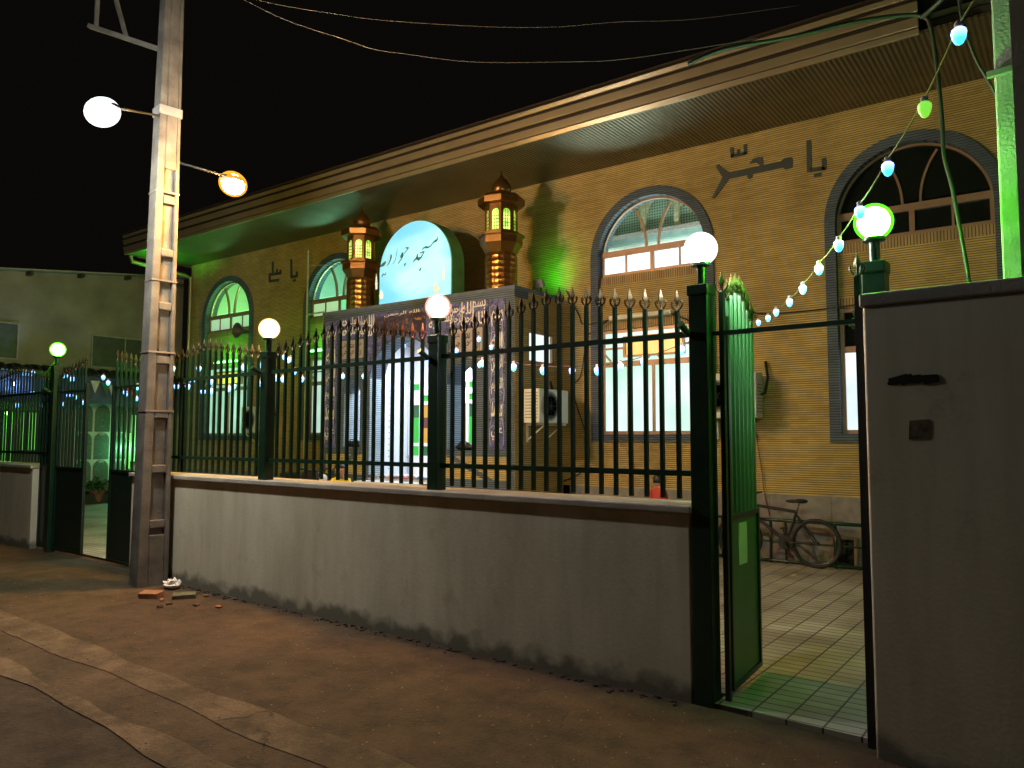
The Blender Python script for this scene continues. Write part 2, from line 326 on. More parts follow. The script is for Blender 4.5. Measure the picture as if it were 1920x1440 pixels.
def arc(cx, cz, r, a0, a1, n): return [(cx+r*cos(radians(a0+(a1-a0)*i/n)), cz+r*sin(radians(a0+(a1-a0)*i/n))) for i in range(n+1)]
# =================================================================== SETTING
g = MB().ab((-60, -30, -.30), (40, 60, -.06)).build('ground', M['asphalt']); tag(g, kind='structure')
def strip(name, s0, s1, n0, n1, z0, z1, mat, wob=0, nseg=60):
    vs = []; fs = []
    for i in range(nseg+1):
        s = s0+(s1-s0)*i/nseg
        w0 = wob*(sin(s*2.1)+.5*sin(s*5.3)); w1 = wob*(sin(s*1.7+1)+.6*sin(s*6.1+2)+.3*sin(s*17))
        for n, z in ((n0+w0, -.12), (n0+w0, z0), (n1+w1, z1), (n1+w1, -.12)): vs.append(F(s, n, z))
    for i in range(nseg):
        for k in range(3): a = i*4+k; fs.append((a, a+1, a+5, a+4))
    m = MB().add(vs, fs); o = m.build(name, mat); tag(o, kind='structure'); return o
strip('road', -40, 25, -14, 2.40, -.012, -.012, M['asphalt'])
strip('gutter_edge', -40, 25, 2.02, 2.17, -.0055, -.0055, M['kerb'], .03, 240)
strip('gutter', -40, 25, 2.10, 2.62, -.0085, -.0085, M['gutter'], .0, 160)
strip('kerb', -40, 25, 2.47, 2.72, -.004, .004, M['kerb'], .025, 240)
strip('pavement', -40, 25, 2.60, 4.72, .0, .0, M['pave'], 0, 120)
c = MB(); a_, b_ = F(-30, 4.64), F(8, 4.64)
c.add([(a_.x, a_.y, .03), (b_.x, b_.y, .03), (8, 10.32, .03), (-30, 10.32, .03)], [(0, 1, 2, 3)]); cy = c.build('courtyard', M['tiles']); tag(cy, kind='structure')
th_ = MB(); q4 = [F(-2.0, 4.43), F(-1.1, 4.43), F(-1.1, 4.6402), F(-2.0, 4.6402)]
th_.add([(v.x, v.y, .0298) for v in q4]+[(v.x, v.y, -.1) for v in q4], [(0, 1, 2, 3), (4, 5, 1, 0), (5, 6, 2, 1), (6, 7, 3, 2), (7, 4, 0, 3)]); tag(th_.build('threshold', M['tiles']), kind='structure')
# =================================================================== MOSQUE
D = 10.3; XL = -17.4; XR = 2.6; ZT = 5.82
WC = [-1.57, -5.07, -12.05, -15.82]
mosque = thing('mosque', (-8, 10.3, 0), 'long amber brick mosque with arched windows and deep metal eaves behind the green fence', 'mosque')
HWI = 1.0; ZSP = 4.37; ZS = 1.56
wall = MB()
xs = [XL]
for cx in sorted(WC): xs += [cx-HWI, cx+HWI]
xs.append(XR)
PX0, PX1 = -10.4, -7.1
def wallbox(x0, x1, z0, z1): wall.ab((x0, D, z0), (x1, D+.3, z1))
segs = [(XL, sorted(WC)[0]-HWI)]
sw = sorted(WC)
for a, b in zip(sw[:-1], sw[1:]): segs.append((a+HWI, b-HWI))
segs.append((sw[-1]+HWI, XR))
for a, b in segs:
    if a < PX0 and b > PX1:
        wallbox(a, PX0, .88, ZT); wallbox(PX1, b, .88, ZT); wallbox(PX0, PX1, 3.55, ZT)
    else: wallbox(a, b, .88, ZT)
for cx in WC:
    wallbox(cx-HWI, cx+HWI, .88, ZS)
    poly = [(cx-HWI, ZT), (cx-HWI, ZSP)] + arc(cx, ZSP, HWI, 180, 0, 32)[1:-1] + [(cx+HWI, ZSP), (cx+HWI, ZT)]
    wall.prism(poly, XZ(D), 0, .3)
wall.ab((XL, D+.3, 0), (XL+.3, 18, ZT))
wall.build('wall', M['brick'], mosque)
pl = MB(); x = XL
while x < XR:
    x2 = min(x+.78, XR)
    if not (x2 > -10.86 and x < -6.62): pl.ab((x+.002, D-.015, -.05), (x2-.002, D+.3, .88))
    x = x2
pl.build('plinth', M['stone'], mosque)
for q in [(-2.44, .02, .36), (-14.2, .1, .45)]:
    bw = MB().ab((q[0]-.12, D-.03, q[1]), (q[0]+.12, D-.017, q[2])).build('basement_window', M['glassdark'], mosque)
    fr = MB()
    for a in (-.14, .14): fr.ab((q[0]+a-.02, D-.05, q[1]-.02), (q[0]+a+.02, D-.016, q[2]+.02))
    fr.ab((q[0]-.119, D-.05, q[2]), (q[0]+.119, D-.016, q[2]+.03)); fr.build('frame', M['alu'], bw)
# eaves: soffit, stepped fascia, roof
YE = 8.72; XE0, XE1 = -17.55, -1.19
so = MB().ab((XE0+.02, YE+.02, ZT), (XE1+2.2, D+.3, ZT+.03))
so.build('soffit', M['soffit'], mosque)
fa = MB(); fd = MB()
steps = [(ZT-.015, ZT+.045, 0.0), (ZT+.062, ZT+.165, -.015), (ZT+.222, ZT+.325, -.03), (ZT+.375, ZT+.430, -.045)]
for z0, z1, dy in steps:
    fa.prism([(dy, z0), (dy-.018, z1), (dy+.03, z1), (dy+.03, z0)], lambda u, v, t: Vector((XE0+(t*(XE1-XE0)), YE+u, v)), 0, 1)
    fa.ab((XE0, YE+dy+.301, z0), (XE0+.03, 13, z1))
for z0, z1, dy in [(ZT+.045, ZT+.062, .012), (ZT+.165, ZT+.222, .012), (ZT+.325, ZT+.375, .0), (ZT+.431, ZT+.455, -.03)]:
    fd.ab((XE0+.01, YE+dy, z0), (XE1-.01, YE+.3, z1))
fa.build('fascia', M['fascia'], mosque, bevel=.004); fd.build('fascia_groove', M['fasciadark'], mosque)
rf = MB(); rf.prism([(YE-.09, ZT+.457), (YE-.09, ZT+.475), (14, ZT+1.55), (18, ZT+1.55), (18, ZT+.457)], lambda u, v, t: Vector((XE0-.03+t*(XE1+.03-XE0+3), u, v)), 0, 1)
rf.build('roof', M['fasciadark'], mosque)
# set-back eaves at the right-hand end
er = MB()
for k in range(4): er.ab((XE1+.0, YE+.35+.04*k, ZT+.04+.10*k), (XE1+3.2, YE+.5+.04*k, ZT+.11+.10*k))
er.build('side_fascia', M['fascia'], mosque)
dp = MB().tube([(XE0+.1, YE+.1, ZT-.03), (XE0+.12, YE+.12, ZT-.16), (XE0+.25, D-.25, ZT-.28), (XL+.12, D-.08, ZT-.34), (XL+.12, D-.08, .2)], .045, 10)
dp.build('downpipe', M['fascia'], mosque, smooth=60)
# windows ------------------------------------------------------------
EM = {
 'whitegreen': emis('lit_frosted_glass_white_green', (.62, .88, .70), .72),
 'white': emis('lit_frosted_glass_white', (.74, .92, 1), 1.05),
 'green': emis('lit_frosted_glass_green', (.30, .85, .42), .62),
 'cyan': emis('lit_frosted_glass_cyan', (.02, .85, .38), .75),
 'palegreen': emis('lit_frosted_glass_pale_green', (.42, .78, .48), .6),
 'yellow': emis('lit_yellow_glass', (.95, .50, .01), .75),
}
def frosted(name, c0, c1, st):
    """a frosted pane with the lamp glow uneven behind it"""
    m, nt, b = newmat(name); b.inputs['Base Color'].default_value = (.12, .20, .18, 1); b.inputs['Roughness'].default_value = .25
    tc = N(nt, 'ShaderNodeTexCoord'); no = N(nt, 'ShaderNodeTexNoise'); no.inputs['Scale'].default_value = 1.6; no.inputs['Detail'].default_value = 2; L(nt, tc.outputs['Object'], no.inputs['Vector'])
    n2 = N(nt, 'ShaderNodeTexNoise'); n2.inputs['Scale'].default_value = 90; L(nt, tc.outputs['Object'], n2.inputs['Vector'])
    ad = N(nt, 'ShaderNodeMath', operation='MULTIPLY_ADD'); L(nt, n2.outputs['Fac'], ad.inputs[0]); ad.inputs[1].default_value = .12; L(nt, no.outputs['Fac'], ad.inputs[2])
    L(nt, ramp(nt, ad.outputs[0], c0, c1, .35, .75), b.inputs['Emission Color']); b.inputs['Emission Strength'].default_value = st
    return m
FR = {'r': frosted('frosted_glass_cool', (.50, .66, .72), (.90, .98, 1), 1.25), 'w2': frosted('frosted_glass_mint', (.44, .78, .66), (.82, 1, .96), 1.1),
      'w3': frosted('frosted_glass_grey', (.40, .62, .52), (.66, .92, .78), .9), 'w4': frosted('frosted_glass_green', (.26, .58, .36), (.52, .95, .66), .9)}
BL = 'upright bricks under the sill'
def window(cx, key, tcol, archglass, ylow, lab):
    w = MB(); wI = HWI-.13
    # surround: an arched band proud of the wall
    o = [(cx-HWI, ZS)] + arc(cx, ZSP, HWI, 180, 0, 32) + [(cx+HWI, ZS)]
    i = [(cx-wI, ZS+.11)] + arc(cx, ZSP, wI, 180, 0, 32) + [(cx+wI, ZS+.11)]
    vs = []; fs = []; n = len(o); f0 = XZ(D)
    for t in (-.035, .26):
        vs += [f0(*p, t) for p in o]+[f0(*p, t) for p in i]
    for k in range(n):
        k2 = (k+1) % n
        fs += [(k, k2, n+k2, n+k), (2*n+k, 3*n+k, 3*n+k2, 2*n+k2), (k, 2*n+k, 2*n+k2, k2), (n+k, n+k2, 3*n+k2, 3*n+k)]
    w.add(vs, fs); win = w.build('window', M['greybrick'], mosque); win['label'] = lab
    # brick spandrel between the upper and the lower light
    ZA, ZB = 3.27, 4.10
    sp = MB().ab((cx-wI+.001, D+.05, ZA+.13), (cx+wI-.001, D+.24, ZB-.13)).build('brick_spandrel', M['brick'], win)
    s2 = MB().ab((cx-wI+.001, D+.045, ZA), (cx+wI-.001, D+.24, ZA+.13)).ab((cx-wI+.001, D+.045, ZB-.13), (cx+wI-.001, D+.24, ZB)); s2.build('brick_sill', M['soldier'], win)
    fr = MB(); y0, y1 = D+.08, D+.135
    def bar(x0, z0, x1, z1, yy=0): fr.ab((x0, y0+yy, z0), (x1, y1+yy, z1))
    X0, X1 = cx-wI, cx+wI; t = .05
    # upper frame
    bar(X0, ZB, X1, ZB+t); bar(X0, 4.41, X1, 4.50, -.01); bar(X0, ZB+t, X0+t, 4.41); bar(X1-t, ZB+t, X1, 4.41)
    bar(cx-.03, ZB+t, cx+.03, 4.41, -.004)
    for q in (-.44, .44): bar(cx+q-.014, ZB+t, cx+q+.014, 4.41, .004)
    ri_ = arc(cx, ZSP, wI, 8, 172, 40); ro = arc(cx, ZSP, wI-.028, 8, 172, 40)
    for k in range(40):
        fr.prism([ri_[k], ri_[k+1], ro[k+1], ro[k]], XZ(D), .085, .13)
    rad = 1.05
    for sg in (-1, 1):
        pts = []
        for k in range(15):
            a = radians(56*k/14)
            x_ = .10+rad*(1-cos(a)); z_ = 4.50+rad*sin(a)
            if (x_)**2+(z_-ZSP)**2 > (wI-.02)**2: break
            pts.append((cx+sg*x_, z_, .014))
        fr.ribbon(pts, XZ(D), .082, .13)
    # lower frame
    zb = ZS+.11
    bar(X0, zb, X1, zb+.05); bar(X0, ZA-.05, X1, ZA); bar(X0, zb+.05, X0+t, ZA-.05); bar(X1-t, zb+.05, X1, ZA-.05)
    bar(X0+t, 2.70, X1-t, 2.78, -.006)
    for q in (-.42, 0.0, .40): bar(cx+q-.02, zb+.05, cx+q+.02, 2.70, .003 if q else -.006)
    if ylow:
        bar(cx-.50, 2.84, cx-.46, 3.16, -.01); bar(cx+.46, 2.84, cx+.50, 3.16, -.01); bar(cx-.459, 3.12, cx+.459, 3.16, -.01); bar(cx-.459, 2.84, cx+.459, 2.87, -.01)
        bar(X0+t, 2.97, cx-.50, 3.00, .002); bar(cx+.50, 2.97, X1-t, 3.00, .002)
        for sg in (-1, 1): fr.ribbon([(cx+sg*(wI-.05), 2.90, .012), (cx+sg*(wI-.15), 2.79, .012)], XZ(D), .08, .12); fr.ribbon([(cx+sg*.06, 2.85, .012), (cx+sg*.12, 2.79, .012)], XZ(D), .08, .12)
    f = fr.build('frame', M['alu'], win)
    # glass
    for x0, x1, mt in ((X0+t, cx-.03, 0), (cx+.03, X1-t, 1)):
        MB().ab((x0, D+.105, ZB+t), (x1, D+.115, 4.41)).build('pane', tcol[mt], win)
    ap = arc(cx, ZSP, wI-.03, 11, 169, 30)
    MB().prism([(x_, max(z_, 4.5)) for x_, z_ in ap], XZ(D), .105, .110).build('arched_pane', archglass, win)
    xsplit = [X0+t, cx-.42, cx, cx+.40, X1-t]
    for k in range(4): MB().ab((xsplit[k], D+.106, zb+.05), (xsplit[k+1], D+.116, 2.70)).build('frosted_pane', ylow[1][k] if ylow and ylow[1] else FR[key], win)
    if ylow:
        MB().ab((cx-.459, D+.10, 2.87), (cx+.459, D+.11, 3.12)).build('yellow_pane', ylow[0], win)
        MB().ab((X0+t, D+.112, 2.78), (X1-t, D+.118, ZA-.05)).build('top_pane', FR[key], win)
    return win
def thinglass():
    m, nt, b = newmat('clear_window_glass')
    for n in list(nt.nodes):
        if n.type != 'OUTPUT_MATERIAL': nt.nodes.remove(n)
    t = N(nt, 'ShaderNodeBsdfTransparent'); t.inputs[0].default_value = (.85, .9, .87, 1); gl = N(nt, 'ShaderNodeBsdfGlossy'); gl.inputs['Roughness'].default_value = .05
    mx = N(nt, 'ShaderNodeMixShader'); mx.inputs[0].default_value = .05; L(nt, t.outputs[0], mx.inputs[1]); L(nt, gl.outputs[0], mx.inputs[2])
    L(nt, mx.outputs[0], nt.nodes['Material Output'].inputs[0]); return m
CG = thinglass()
window(WC[0], 'r', [M['glassdark']]*2, M['glassdark'], None, 'window with a dark arch, rightmost in the facade')
window(WC[1], 'w2', [EM['white']]*2, CG, (EM['yellow'], None), 'brightly lit window with a yellow pane behind the gate post')
window(WC[2], 'w3', [EM['palegreen'], EM['cyan']], CG, (EM['cyan'], [FR['w3'], FR['w3'], EM['cyan'], EM['cyan']]), 'window lit turquoise beside the portico')
window(WC[3], 'w4', [EM['palegreen'], EM['green']], CG, (EM['yellow'], None), 'green lit window at the far left end of the facade')
# things seen in the top light of the right window: leaves and a split unit live inside
# rooms behind the upper windows -------------------------------------
im = simple('room_paint', (.62, .66, .60), .8, var=.04)
lat = arabesque('carved_gallery_panel', (.30, .25, .15), (.12, .15, .12), (.42, .38, .28), 12)
def lattice_mat():
    m, nt, b = newmat('gallery_lattice'); tc = N(nt, 'ShaderNodeTexCoord'); br = N(nt, 'ShaderNodeTexBrick'); L(nt, tc.outputs['Object'], br.inputs['Vector'])
    mp = N(nt, 'ShaderNodeMapping'); mp.inputs['Rotation'].default_value = (pi/2, 0, 0); L(nt, tc.outputs['Object'], mp.inputs[0]); L(nt, mp.outputs[0], br.inputs['Vector'])
    br.offset = 0; br.inputs['Scale'].default_value = 1; br.inputs['Brick Width'].default_value = .05; br.inputs['Row Height'].default_value = .05; br.inputs['Mortar Size'].default_value = .012
    br.inputs['Color1'].default_value = (.03, .05, .04, 1); br.inputs['Color2'].default_value = (.03, .05, .04, 1); br.inputs['Mortar'].default_value = (.22, .28, .22, 1)
    L(nt, br.outputs['Color'], b.inputs['Base Color']); return m
LT = lattice_mat()
room = MB()
for x0, x1 in ((-17.0, -13.9), (-13.8, -10.75), (-6.9, -3.2)):
    room.ab((x0, 12.9, .9), (x1, 13.0, 6.2)); room.ab((x0-.05, D+.31, .9), (x0, 13, 6.2)); room.ab((x1, D+.31, .9), (x1+.05, 13, 6.2)); room.ab((x0, D+.31, 6.2), (x1, 13, 6.25))
room.ab((-17.0, D+.31, 3.9), (-13.9, 10.9, 3.92))
room.build('room', im, mosque)
gal = MB(); ga2 = MB(); ga3 = MB(); ga4 = MB()
for x0, x1 in ((-17.0, -13.9), (-13.8, -10.75), (-6.9, -3.2)):
    gal.ab((x0+.01, 12.18, 5.10), (x1-.01, 12.30, 5.19)); ga2.ab((x0+.01, 12.10, 5.19), (x1-.01, 12.25, 5.26)); ga4.ab((x0+.01, 12.26, 5.32), (x1-.01, 12.30, 6.0))
    xx = x0+.1
    while xx < x1-.2:
        ga3.ab((xx, 12.16, 5.26), (xx+.09, 12.255, 6.0))
        ga3.prism([(xx+.09, 6.0), (xx+.09, 5.62)] + arc(xx+.365, 5.62, .235, 180, 0, 10) + [(xx+.64, 5.62), (xx+.64, 6.0)], XZ(12.2), 0, .04)
        xx += .64
gal.build('gallery_beam', simple('blue_grey_beam', (.16, .22, .22), .6), mosque); ga2.build('gallery_cornice', simple('mirror_cornice', (.42, .36, .36), .2, .5, var=.4, scale=40), mosque)
ga3.build('gallery_arcade', lat, mosque); ga4.build('gallery_screen', LT, mosque)
# portico --------------------------------------------------------------
PY = 9.0; PL, PR = -10.87, -6.61; PT = 3.80; ZF = .93
pf = MB()
aC = -8.86
def pointed(cx, hw, zs, zt, n=10):
    """four-centred arch outline, left to right"""
    pts = []
    for k in range(n+1):
        t = k/n; x_ = -hw+hw*t; z_ = zs+(zt-zs)*(1-(1-t)**2.0)**.62
        pts.append((cx+x_, z_))
    return pts + [(2*cx-x_, z_) for x_, z_ in reversed(pts[:-1])]
n1 = (-10.30, -9.88, 1.45, 2.38, 2.68)   # left narrow opening
n2 = (-7.92, -7.33, 1.42, 2.45, 2.80)    # right narrow opening
fY = XZ(PY)
T = .35
# front wall in pieces round the openings
pf.ab((PL, PY, 0), (n1[0], PY+T, PT)); pf.ab((n2[1], PY, 0), (PR, PY+T, PT))
pf.ab((n1[0], PY, 0), (n1[1], PY+T, n1[2])); pf.ab((n2[0], PY, 0), (n2[1], PY+T, n2[2]))
for a in (n1, n2):
    c0 = (a[0]+a[1])/2; pf.prism([(a[0], PT), (a[0], a[3])]+arc(c0, a[3], (a[1]-a[0])/2, 180, 0, 12)[1:-1]+[(a[1], a[3]), (a[1], PT)], fY, 0, T)
AL, AR = -9.66, -8.12
pf.ab((n1[1], PY, 0), (AL, PY+T, PT)); pf.ab((AR, PY, 0), (n2[0], PY+T, PT))
pf.prism([(AL, PT), (AL, 2.62)]+pointed(aC-.03, (AR-AL)/2, 2.62, 3.26)[1:-1]+[(AR, 2.62), (AR, PT)], fY, 0, T)
pf.ab((AL, PY, 0), (AR, PY+T, ZF-.02))
port = pf.build('portico', M['greybrick'], mosque); port['label'] = 'tiled entrance portico projecting from the middle of the facade'
for x_, z0, z1, sg in ((AL, ZF, 2.62, 1), (AR, ZF, 2.62, -1), (n1[0], 1.46, 2.38, 1), (n1[1], 1.46, 2.38, -1), (n2[0], 1.43, 2.45, 1), (n2[1], 1.43, 2.45, -1)):
    MB().ab((x_, PY+.012, z0), (x_+sg*.012, PY+T+.01, z1)).build('reveal', M['bluebrick'], port)
sd = MB(); sd.ab((PR-.3, PY+T, 0), (PR-.002, D-.001, 2.75)); sd.ab((PR-.3, PY+T, 3.24), (PR-.002, D-.001, PT-.001)); sd.ab((PR-.3, PY+T, 2.75), (PR-.002, PY+T+.02, 3.24)); sd.ab((PR-.3, 10.06, 2.75), (PR-.002, D-.001, 3.24))
sd.ab((PL+.002, PY+T, 0), (PL+.3, D-.001, PT-.001))
sd.build('side_wall', M['brick'], port)
sk = MB().ab((PR-.0015, PY+.34, .0), (PR+.004, D-.001, 2.75)); sk.ab((PR-.0015, PY+.002, .0), (PR+.004, PY+.34, PT-.12)); sk.ab((PR-.0015, PY+.34, 3.24), (PR+.004, D-.001, PT-.12)); sk.ab((PR-.0015, 10.06, 2.75), (PR+.004, D-.001, 3.24))
sk.build('side_brick_face', M['brick'], port)
sw_ = MB().ab((PR-.1, PY+T+.02, 2.75), (PR-.08, 10.06, 3.24)).build('side_window', EM['white'], port)
MB().ab((PR-.07, PY+T+.02, 2.75), (PR-.02, PY+T+.05, 3.24)).ab((PR-.07, 10.03, 2.75), (PR-.02, 10.06, 3.24)).ab((PR-.07, PY+T+.05, 3.20), (PR-.02, 10.03, 3.24)).ab((PR-.07, PY+T+.05, 2.75), (PR-.02, 10.03, 2.78)).ab((PR-.06, 9.92, 2.78), (PR-.03, 9.95, 3.20)).build('frame', M['alu'], sw_)
MB().ab((PL-.012, PY-.012, PT), (PR+.012, D-.002, PT+.055)).build('portico_roof', simple('slate_blue_coping', (.11, .13, .19), .7, bump=.3), port)
# tile fields on the front
def field(name, x0, x1, z0, z1, mat, pr=.012, par=None):
    return MB().ab((x0, PY-pr, z0), (x1, PY-.0005, z1)).build(name, mat, par or port)
fz = field('frieze_tiles', -10.45, -7.10, 3.335, 3.70, M['tilework'])
fo = field('blossom_tiles', -9.50, -8.35, 3.30, 3.64, M['tileorn'], .018)
f1 = field('pilaster_tiles', -10.80, -10.48, 1.45, 3.68, M['tilework']); f2 = field('pilaster_tiles', -7.07, -6.78, 1.45, 3.68, M['tilework'])
# spandrels of tile follow the arch
spd = MB().prism([(-9.86, 3.33), (-9.86, 2.95), (AL-.06, 2.62)]+[(x_, z_+.03) for x_, z_ in pointed(aC-.03, (AR-AL)/2, 2.62, 3.26)[1:-1]]+[(AR+.06, 2.62), (-7.9, 2.95), (-7.9, 3.33)], fY, -.010, -.0005)
spd.build('spandrel_tiles', M['tilework'], port)
w1_ = field('white_text_panel', -10.38, -9.80, 2.98, 3.30, M['tilepale'], .016); w2_ = field('white_text_panel', -7.82, -7.20, 2.93, 3.28, M['tilepale'], .016)
# dado of buff brick with grey diagonal bands
for x0, x1 in ((-10.72, -9.78), (-7.99, -6.72)):
    dado = MB().ab((x0, PY-.012, .99), (x1, PY-.0005, 1.33)).build('dado_brick', M['brick'], port)
db = MB(); fr_ = XZ(PY)
db.ribbon([(-10.60, .98, .035), (-9.84, 1.40, .035)], fr_, -.03, -.013); db.ribbon([(-7.92, 1.38, .035), (-6.9, .92, .035)], fr_, -.03, -.013)
db.build('diagonal_band', M['greybrick'], dado)
# calligraphy ------------------------------------------------------------
AR_ISO = {}
def shape_ar(word):
    """join Arabic letters by their presentation forms and put them in visual order"""
    forms = {'ا': ('\uFE8D', '\uFE8E', None, None), 'ب': ('\uFE8F', '\uFE90', '\uFE91', '\uFE92'), 'ج': ('\uFE9D', '\uFE9E', '\uFE9F', '\uFEA0'), 'ح': ('\uFEA1', '\uFEA2', '\uFEA3', '\uFEA4'),
     'د': ('\uFEA9', '\uFEAA', None, None), 'ر': ('\uFEAD', '\uFEAE', None, None), 'س': ('\uFEB1', '\uFEB2', '\uFEB3', '\uFEB4'), 'م': ('\uFEE1', '\uFEE2', '\uFEE3', '\uFEE4'), 'ن': ('\uFEE5', '\uFEE6', '\uFEE7', '\uFEE8'),
     'ل': ('\uFEDD', '\uFEDE', '\uFEDF', '\uFEE0'), 'ه': ('\uFEE9', '\uFEEA', '\uFEEB', '\uFEEC'), 'و': ('\uFEED', '\uFEEE', None, None), 'ی': ('\uFEF1', '\uFEF2', '\uFEF3', '\uFEF4'), 'ك': ('\uFED9', '\uFEDA', '\uFEDB', '\uFEDC'), 'ع': ('\uFEC9', '\uFECA', '\uFECB', '\uFECC')}
    out = []; n = len(word)
    for i, ch in enumerate(word):
        if ch not in forms: out.append(ch); continue
        pr = i > 0 and word[i-1] in forms and forms[word[i-1]][2]; nx = i < n-1 and word[i+1] in forms and forms[ch][2]
        f = forms[ch]; out.append(f[3] if pr and nx else f[1] if pr else f[2] if nx else f[0])
    return ''.join(reversed(out))
def text_mesh(mb, word, u0, v0, w, h, fn, t0, t1, bold=.0, slant=0.):
    cu = bpy.data.curves.new('tmp', 'FONT'); cu.body = shape_ar(word); cu.offset = bold; cu.resolution_u = 2
    o = bpy.data.objects.new('tmp', cu); COL.objects.link(o); bpy.context.view_layer.update()
    me = bpy.data.meshes.new_from_object(o.evaluated_get(bpy.context.evaluated_depsgraph_get()))
    bpy.data.objects.remove(o); bpy.data.curves.remove(cu)
    if not me.vertices: return
    xs_ = [v.co.x for v in me.vertices]; ys_ = [v.co.y for v in me.vertices]; sx = w/(max(xs_)-min(xs_)); sy = h/(max(ys_)-min(ys_)); mx_, my_ = min(xs_), min(ys_)
    vs = [fn(u0+(v.co.x-mx_)*sx+slant*(v.co.y-my_)*sy, v0+(v.co.y-my_)*sy, t0) for v in me.vertices]
    mb.add(vs, [tuple(p.vertices) for p in me.polygons]); bpy.data.meshes.remove(me)
tx = MB(); RW = ['بسم', 'الله', 'الرحمن', 'الرحیم']; r_ = random.Random(3)
def calli(mb, x0, x1, z0, z1, words, rows, t=-.0145):
    hh = (z1-z0)/rows; k = 0
    for rr in range(rows):
        n = max(1, int((x1-x0)/(hh*1.15))); ww = (x1-x0)/n
        for q in range(n):
            text_mesh(mb, words[k % len(words)], x1-(q+1)*ww-ww*.08, z1-(rr+1)*hh-.1*hh, ww*1.16, hh*1.15, fY, t, t, .012, 0); k += 1
calli(tx, -10.42, -9.56, 3.35, 3.69, ['الله', 'مبارك', 'علی', 'رحمن'], 2)
calli(tx, -8.28, -7.16, 3.35, 3.69, RW, 2)
text_mesh(tx, 'الله الرحمن', -9.3, 3.62, .8, .07, fY, -.020, -.020, .01)
for x0, x1 in ((-10.78, -10.50), (-7.05, -6.80)):
    for q in range(6): text_mesh(tx, (RW+['محمد', 'علی'])[q], x0+.02, 3.28-q*.34, x1-x0-.04, .24, fY, -.0145, -.0145, .02)
tx.build('cream_calligraphy', M['ink'], port)
vn = MB(); r_ = random.Random(21)
def curl(x_, z_, s_, sg_, w=.0055):
    pts = []
    for k in range(12):
        a = k*.52; rr = s_*(1-k/13); pts.append((x_+sg_*rr*cos(a), z_+rr*sin(a), w*(1-.5*k/12)))
    vn.ribbon(pts, fY, -.0138, -.0122)
for x0, x1 in ((-10.80, -10.48), (-7.07, -6.78)):
    xc = (x0+x1)/2
    for sd_ in (-1, 1):
        pts = [(xc+sd_*(.115+.02*sin(k*.55)), 1.50+k*.055, .004) for k in range(39)]; vn.ribbon(pts, fY, -.0137, -.0122)
    for k in range(19):
        curl(xc+(.06 if k % 2 else -.06), 1.76+k*.10, .045, 1 if k % 2 else -1)
for k in range(15):
    curl(-10.36+k*.056+r_.uniform(-.01, .01), 3.50+r_.uniform(-.10, .10), .04, 1 if k % 2 else -1)
    curl(-8.22+k*.07+r_.uniform(-.01, .01), 3.50+r_.uniform(-.10, .10), .04, 1 if k % 2 else -1)
for k in range(16):
    curl(-9.80+k*.125, 3.12+r_.uniform(-.03, .12) if not 3 < k < 12 else 3.315, .035, 1 if k % 2 else -1, .004)
vn.build('arabesque_vines', simple('lilac_glaze', (.46, .42, .52), .4), port)
td = MB()
for a, b in ((-10.36, -9.82), (-7.80, -7.22)):
    zz0, zz1 = (3.0, 3.28) if a < -9 else (2.95, 3.26)
    ww = (b-a)/3
    for q in range(3):
        for rr in range(2): text_mesh(td, ['حی', 'علی', 'خیر', 'محمد', 'الله', 'حسن'][q*2+rr].replace('خ', 'ح'), a+q*ww+.02, zz0+.02+rr*(zz1-zz0)/2, ww-.05, (zz1-zz0)/2-.04, fY, -.0185, -.0185, .015)
td.build('dark_calligraphy', M['inkdark'], port)
bl = MB()
for x_ in (-10.64, -6.93):
    for k in range(8):
        a = k*pi/4; bl.ribbon([(x_, 1.60, .02), (x_+.045*cos(a), 1.60+.05*sin(a), .022)], fY, -.016, -.0125)
bl.build('peach_rosette', simple('peach_glaze', (.50, .26, .16), .4), port)
# porch interior
pi_ = MB(); pi_.ab((PL+.31, D+.0, ZF), (PX0+.006, 10.75, 3.5)); pi_.ab((PX1+.001, PY+T+.001, ZF), (PX1+.18, 10.75, 3.5)); pi_.ab((PL+.31, PY+T+.001, ZF), (PX0-.001+.0, D-.001, 3.5))
pi_.ab((PL+.31, PY+T+.001, 3.5), (PX1+.18, 10.75, 3.54))
pi_.build('porch_lining', M['marble'], port)
MB().ab((PL+.31, PY+.01, .5), (PX1+.18, 10.75, ZF)).ab((AL+.02, PY-.32, .4), (AR-.02, PY-.002, ZF-.02)).ab((AL-.2, PY-.64, .03), (AR+.2, PY-.322, ZF-.24)).ab((AL-.4, PY-.96, .03), (AR+.4, PY-.642, ZF-.46)).ab((AL-.6, PY-1.28, .03), (AR+.6, PY-.962, ZF-.68)).build('steps', M['marble'], port)
wp = MB() # small flower marks on the left lining wall
for a in range(9):
    for b_ in range(14):
        wp.box((PX0+.003, 9.45+a*.15, 1.05+b_*.11), (.004, .03, .022))
wp.build('flower_marks', simple('grey_flower_print', (.25, .27, .36), .5), port)
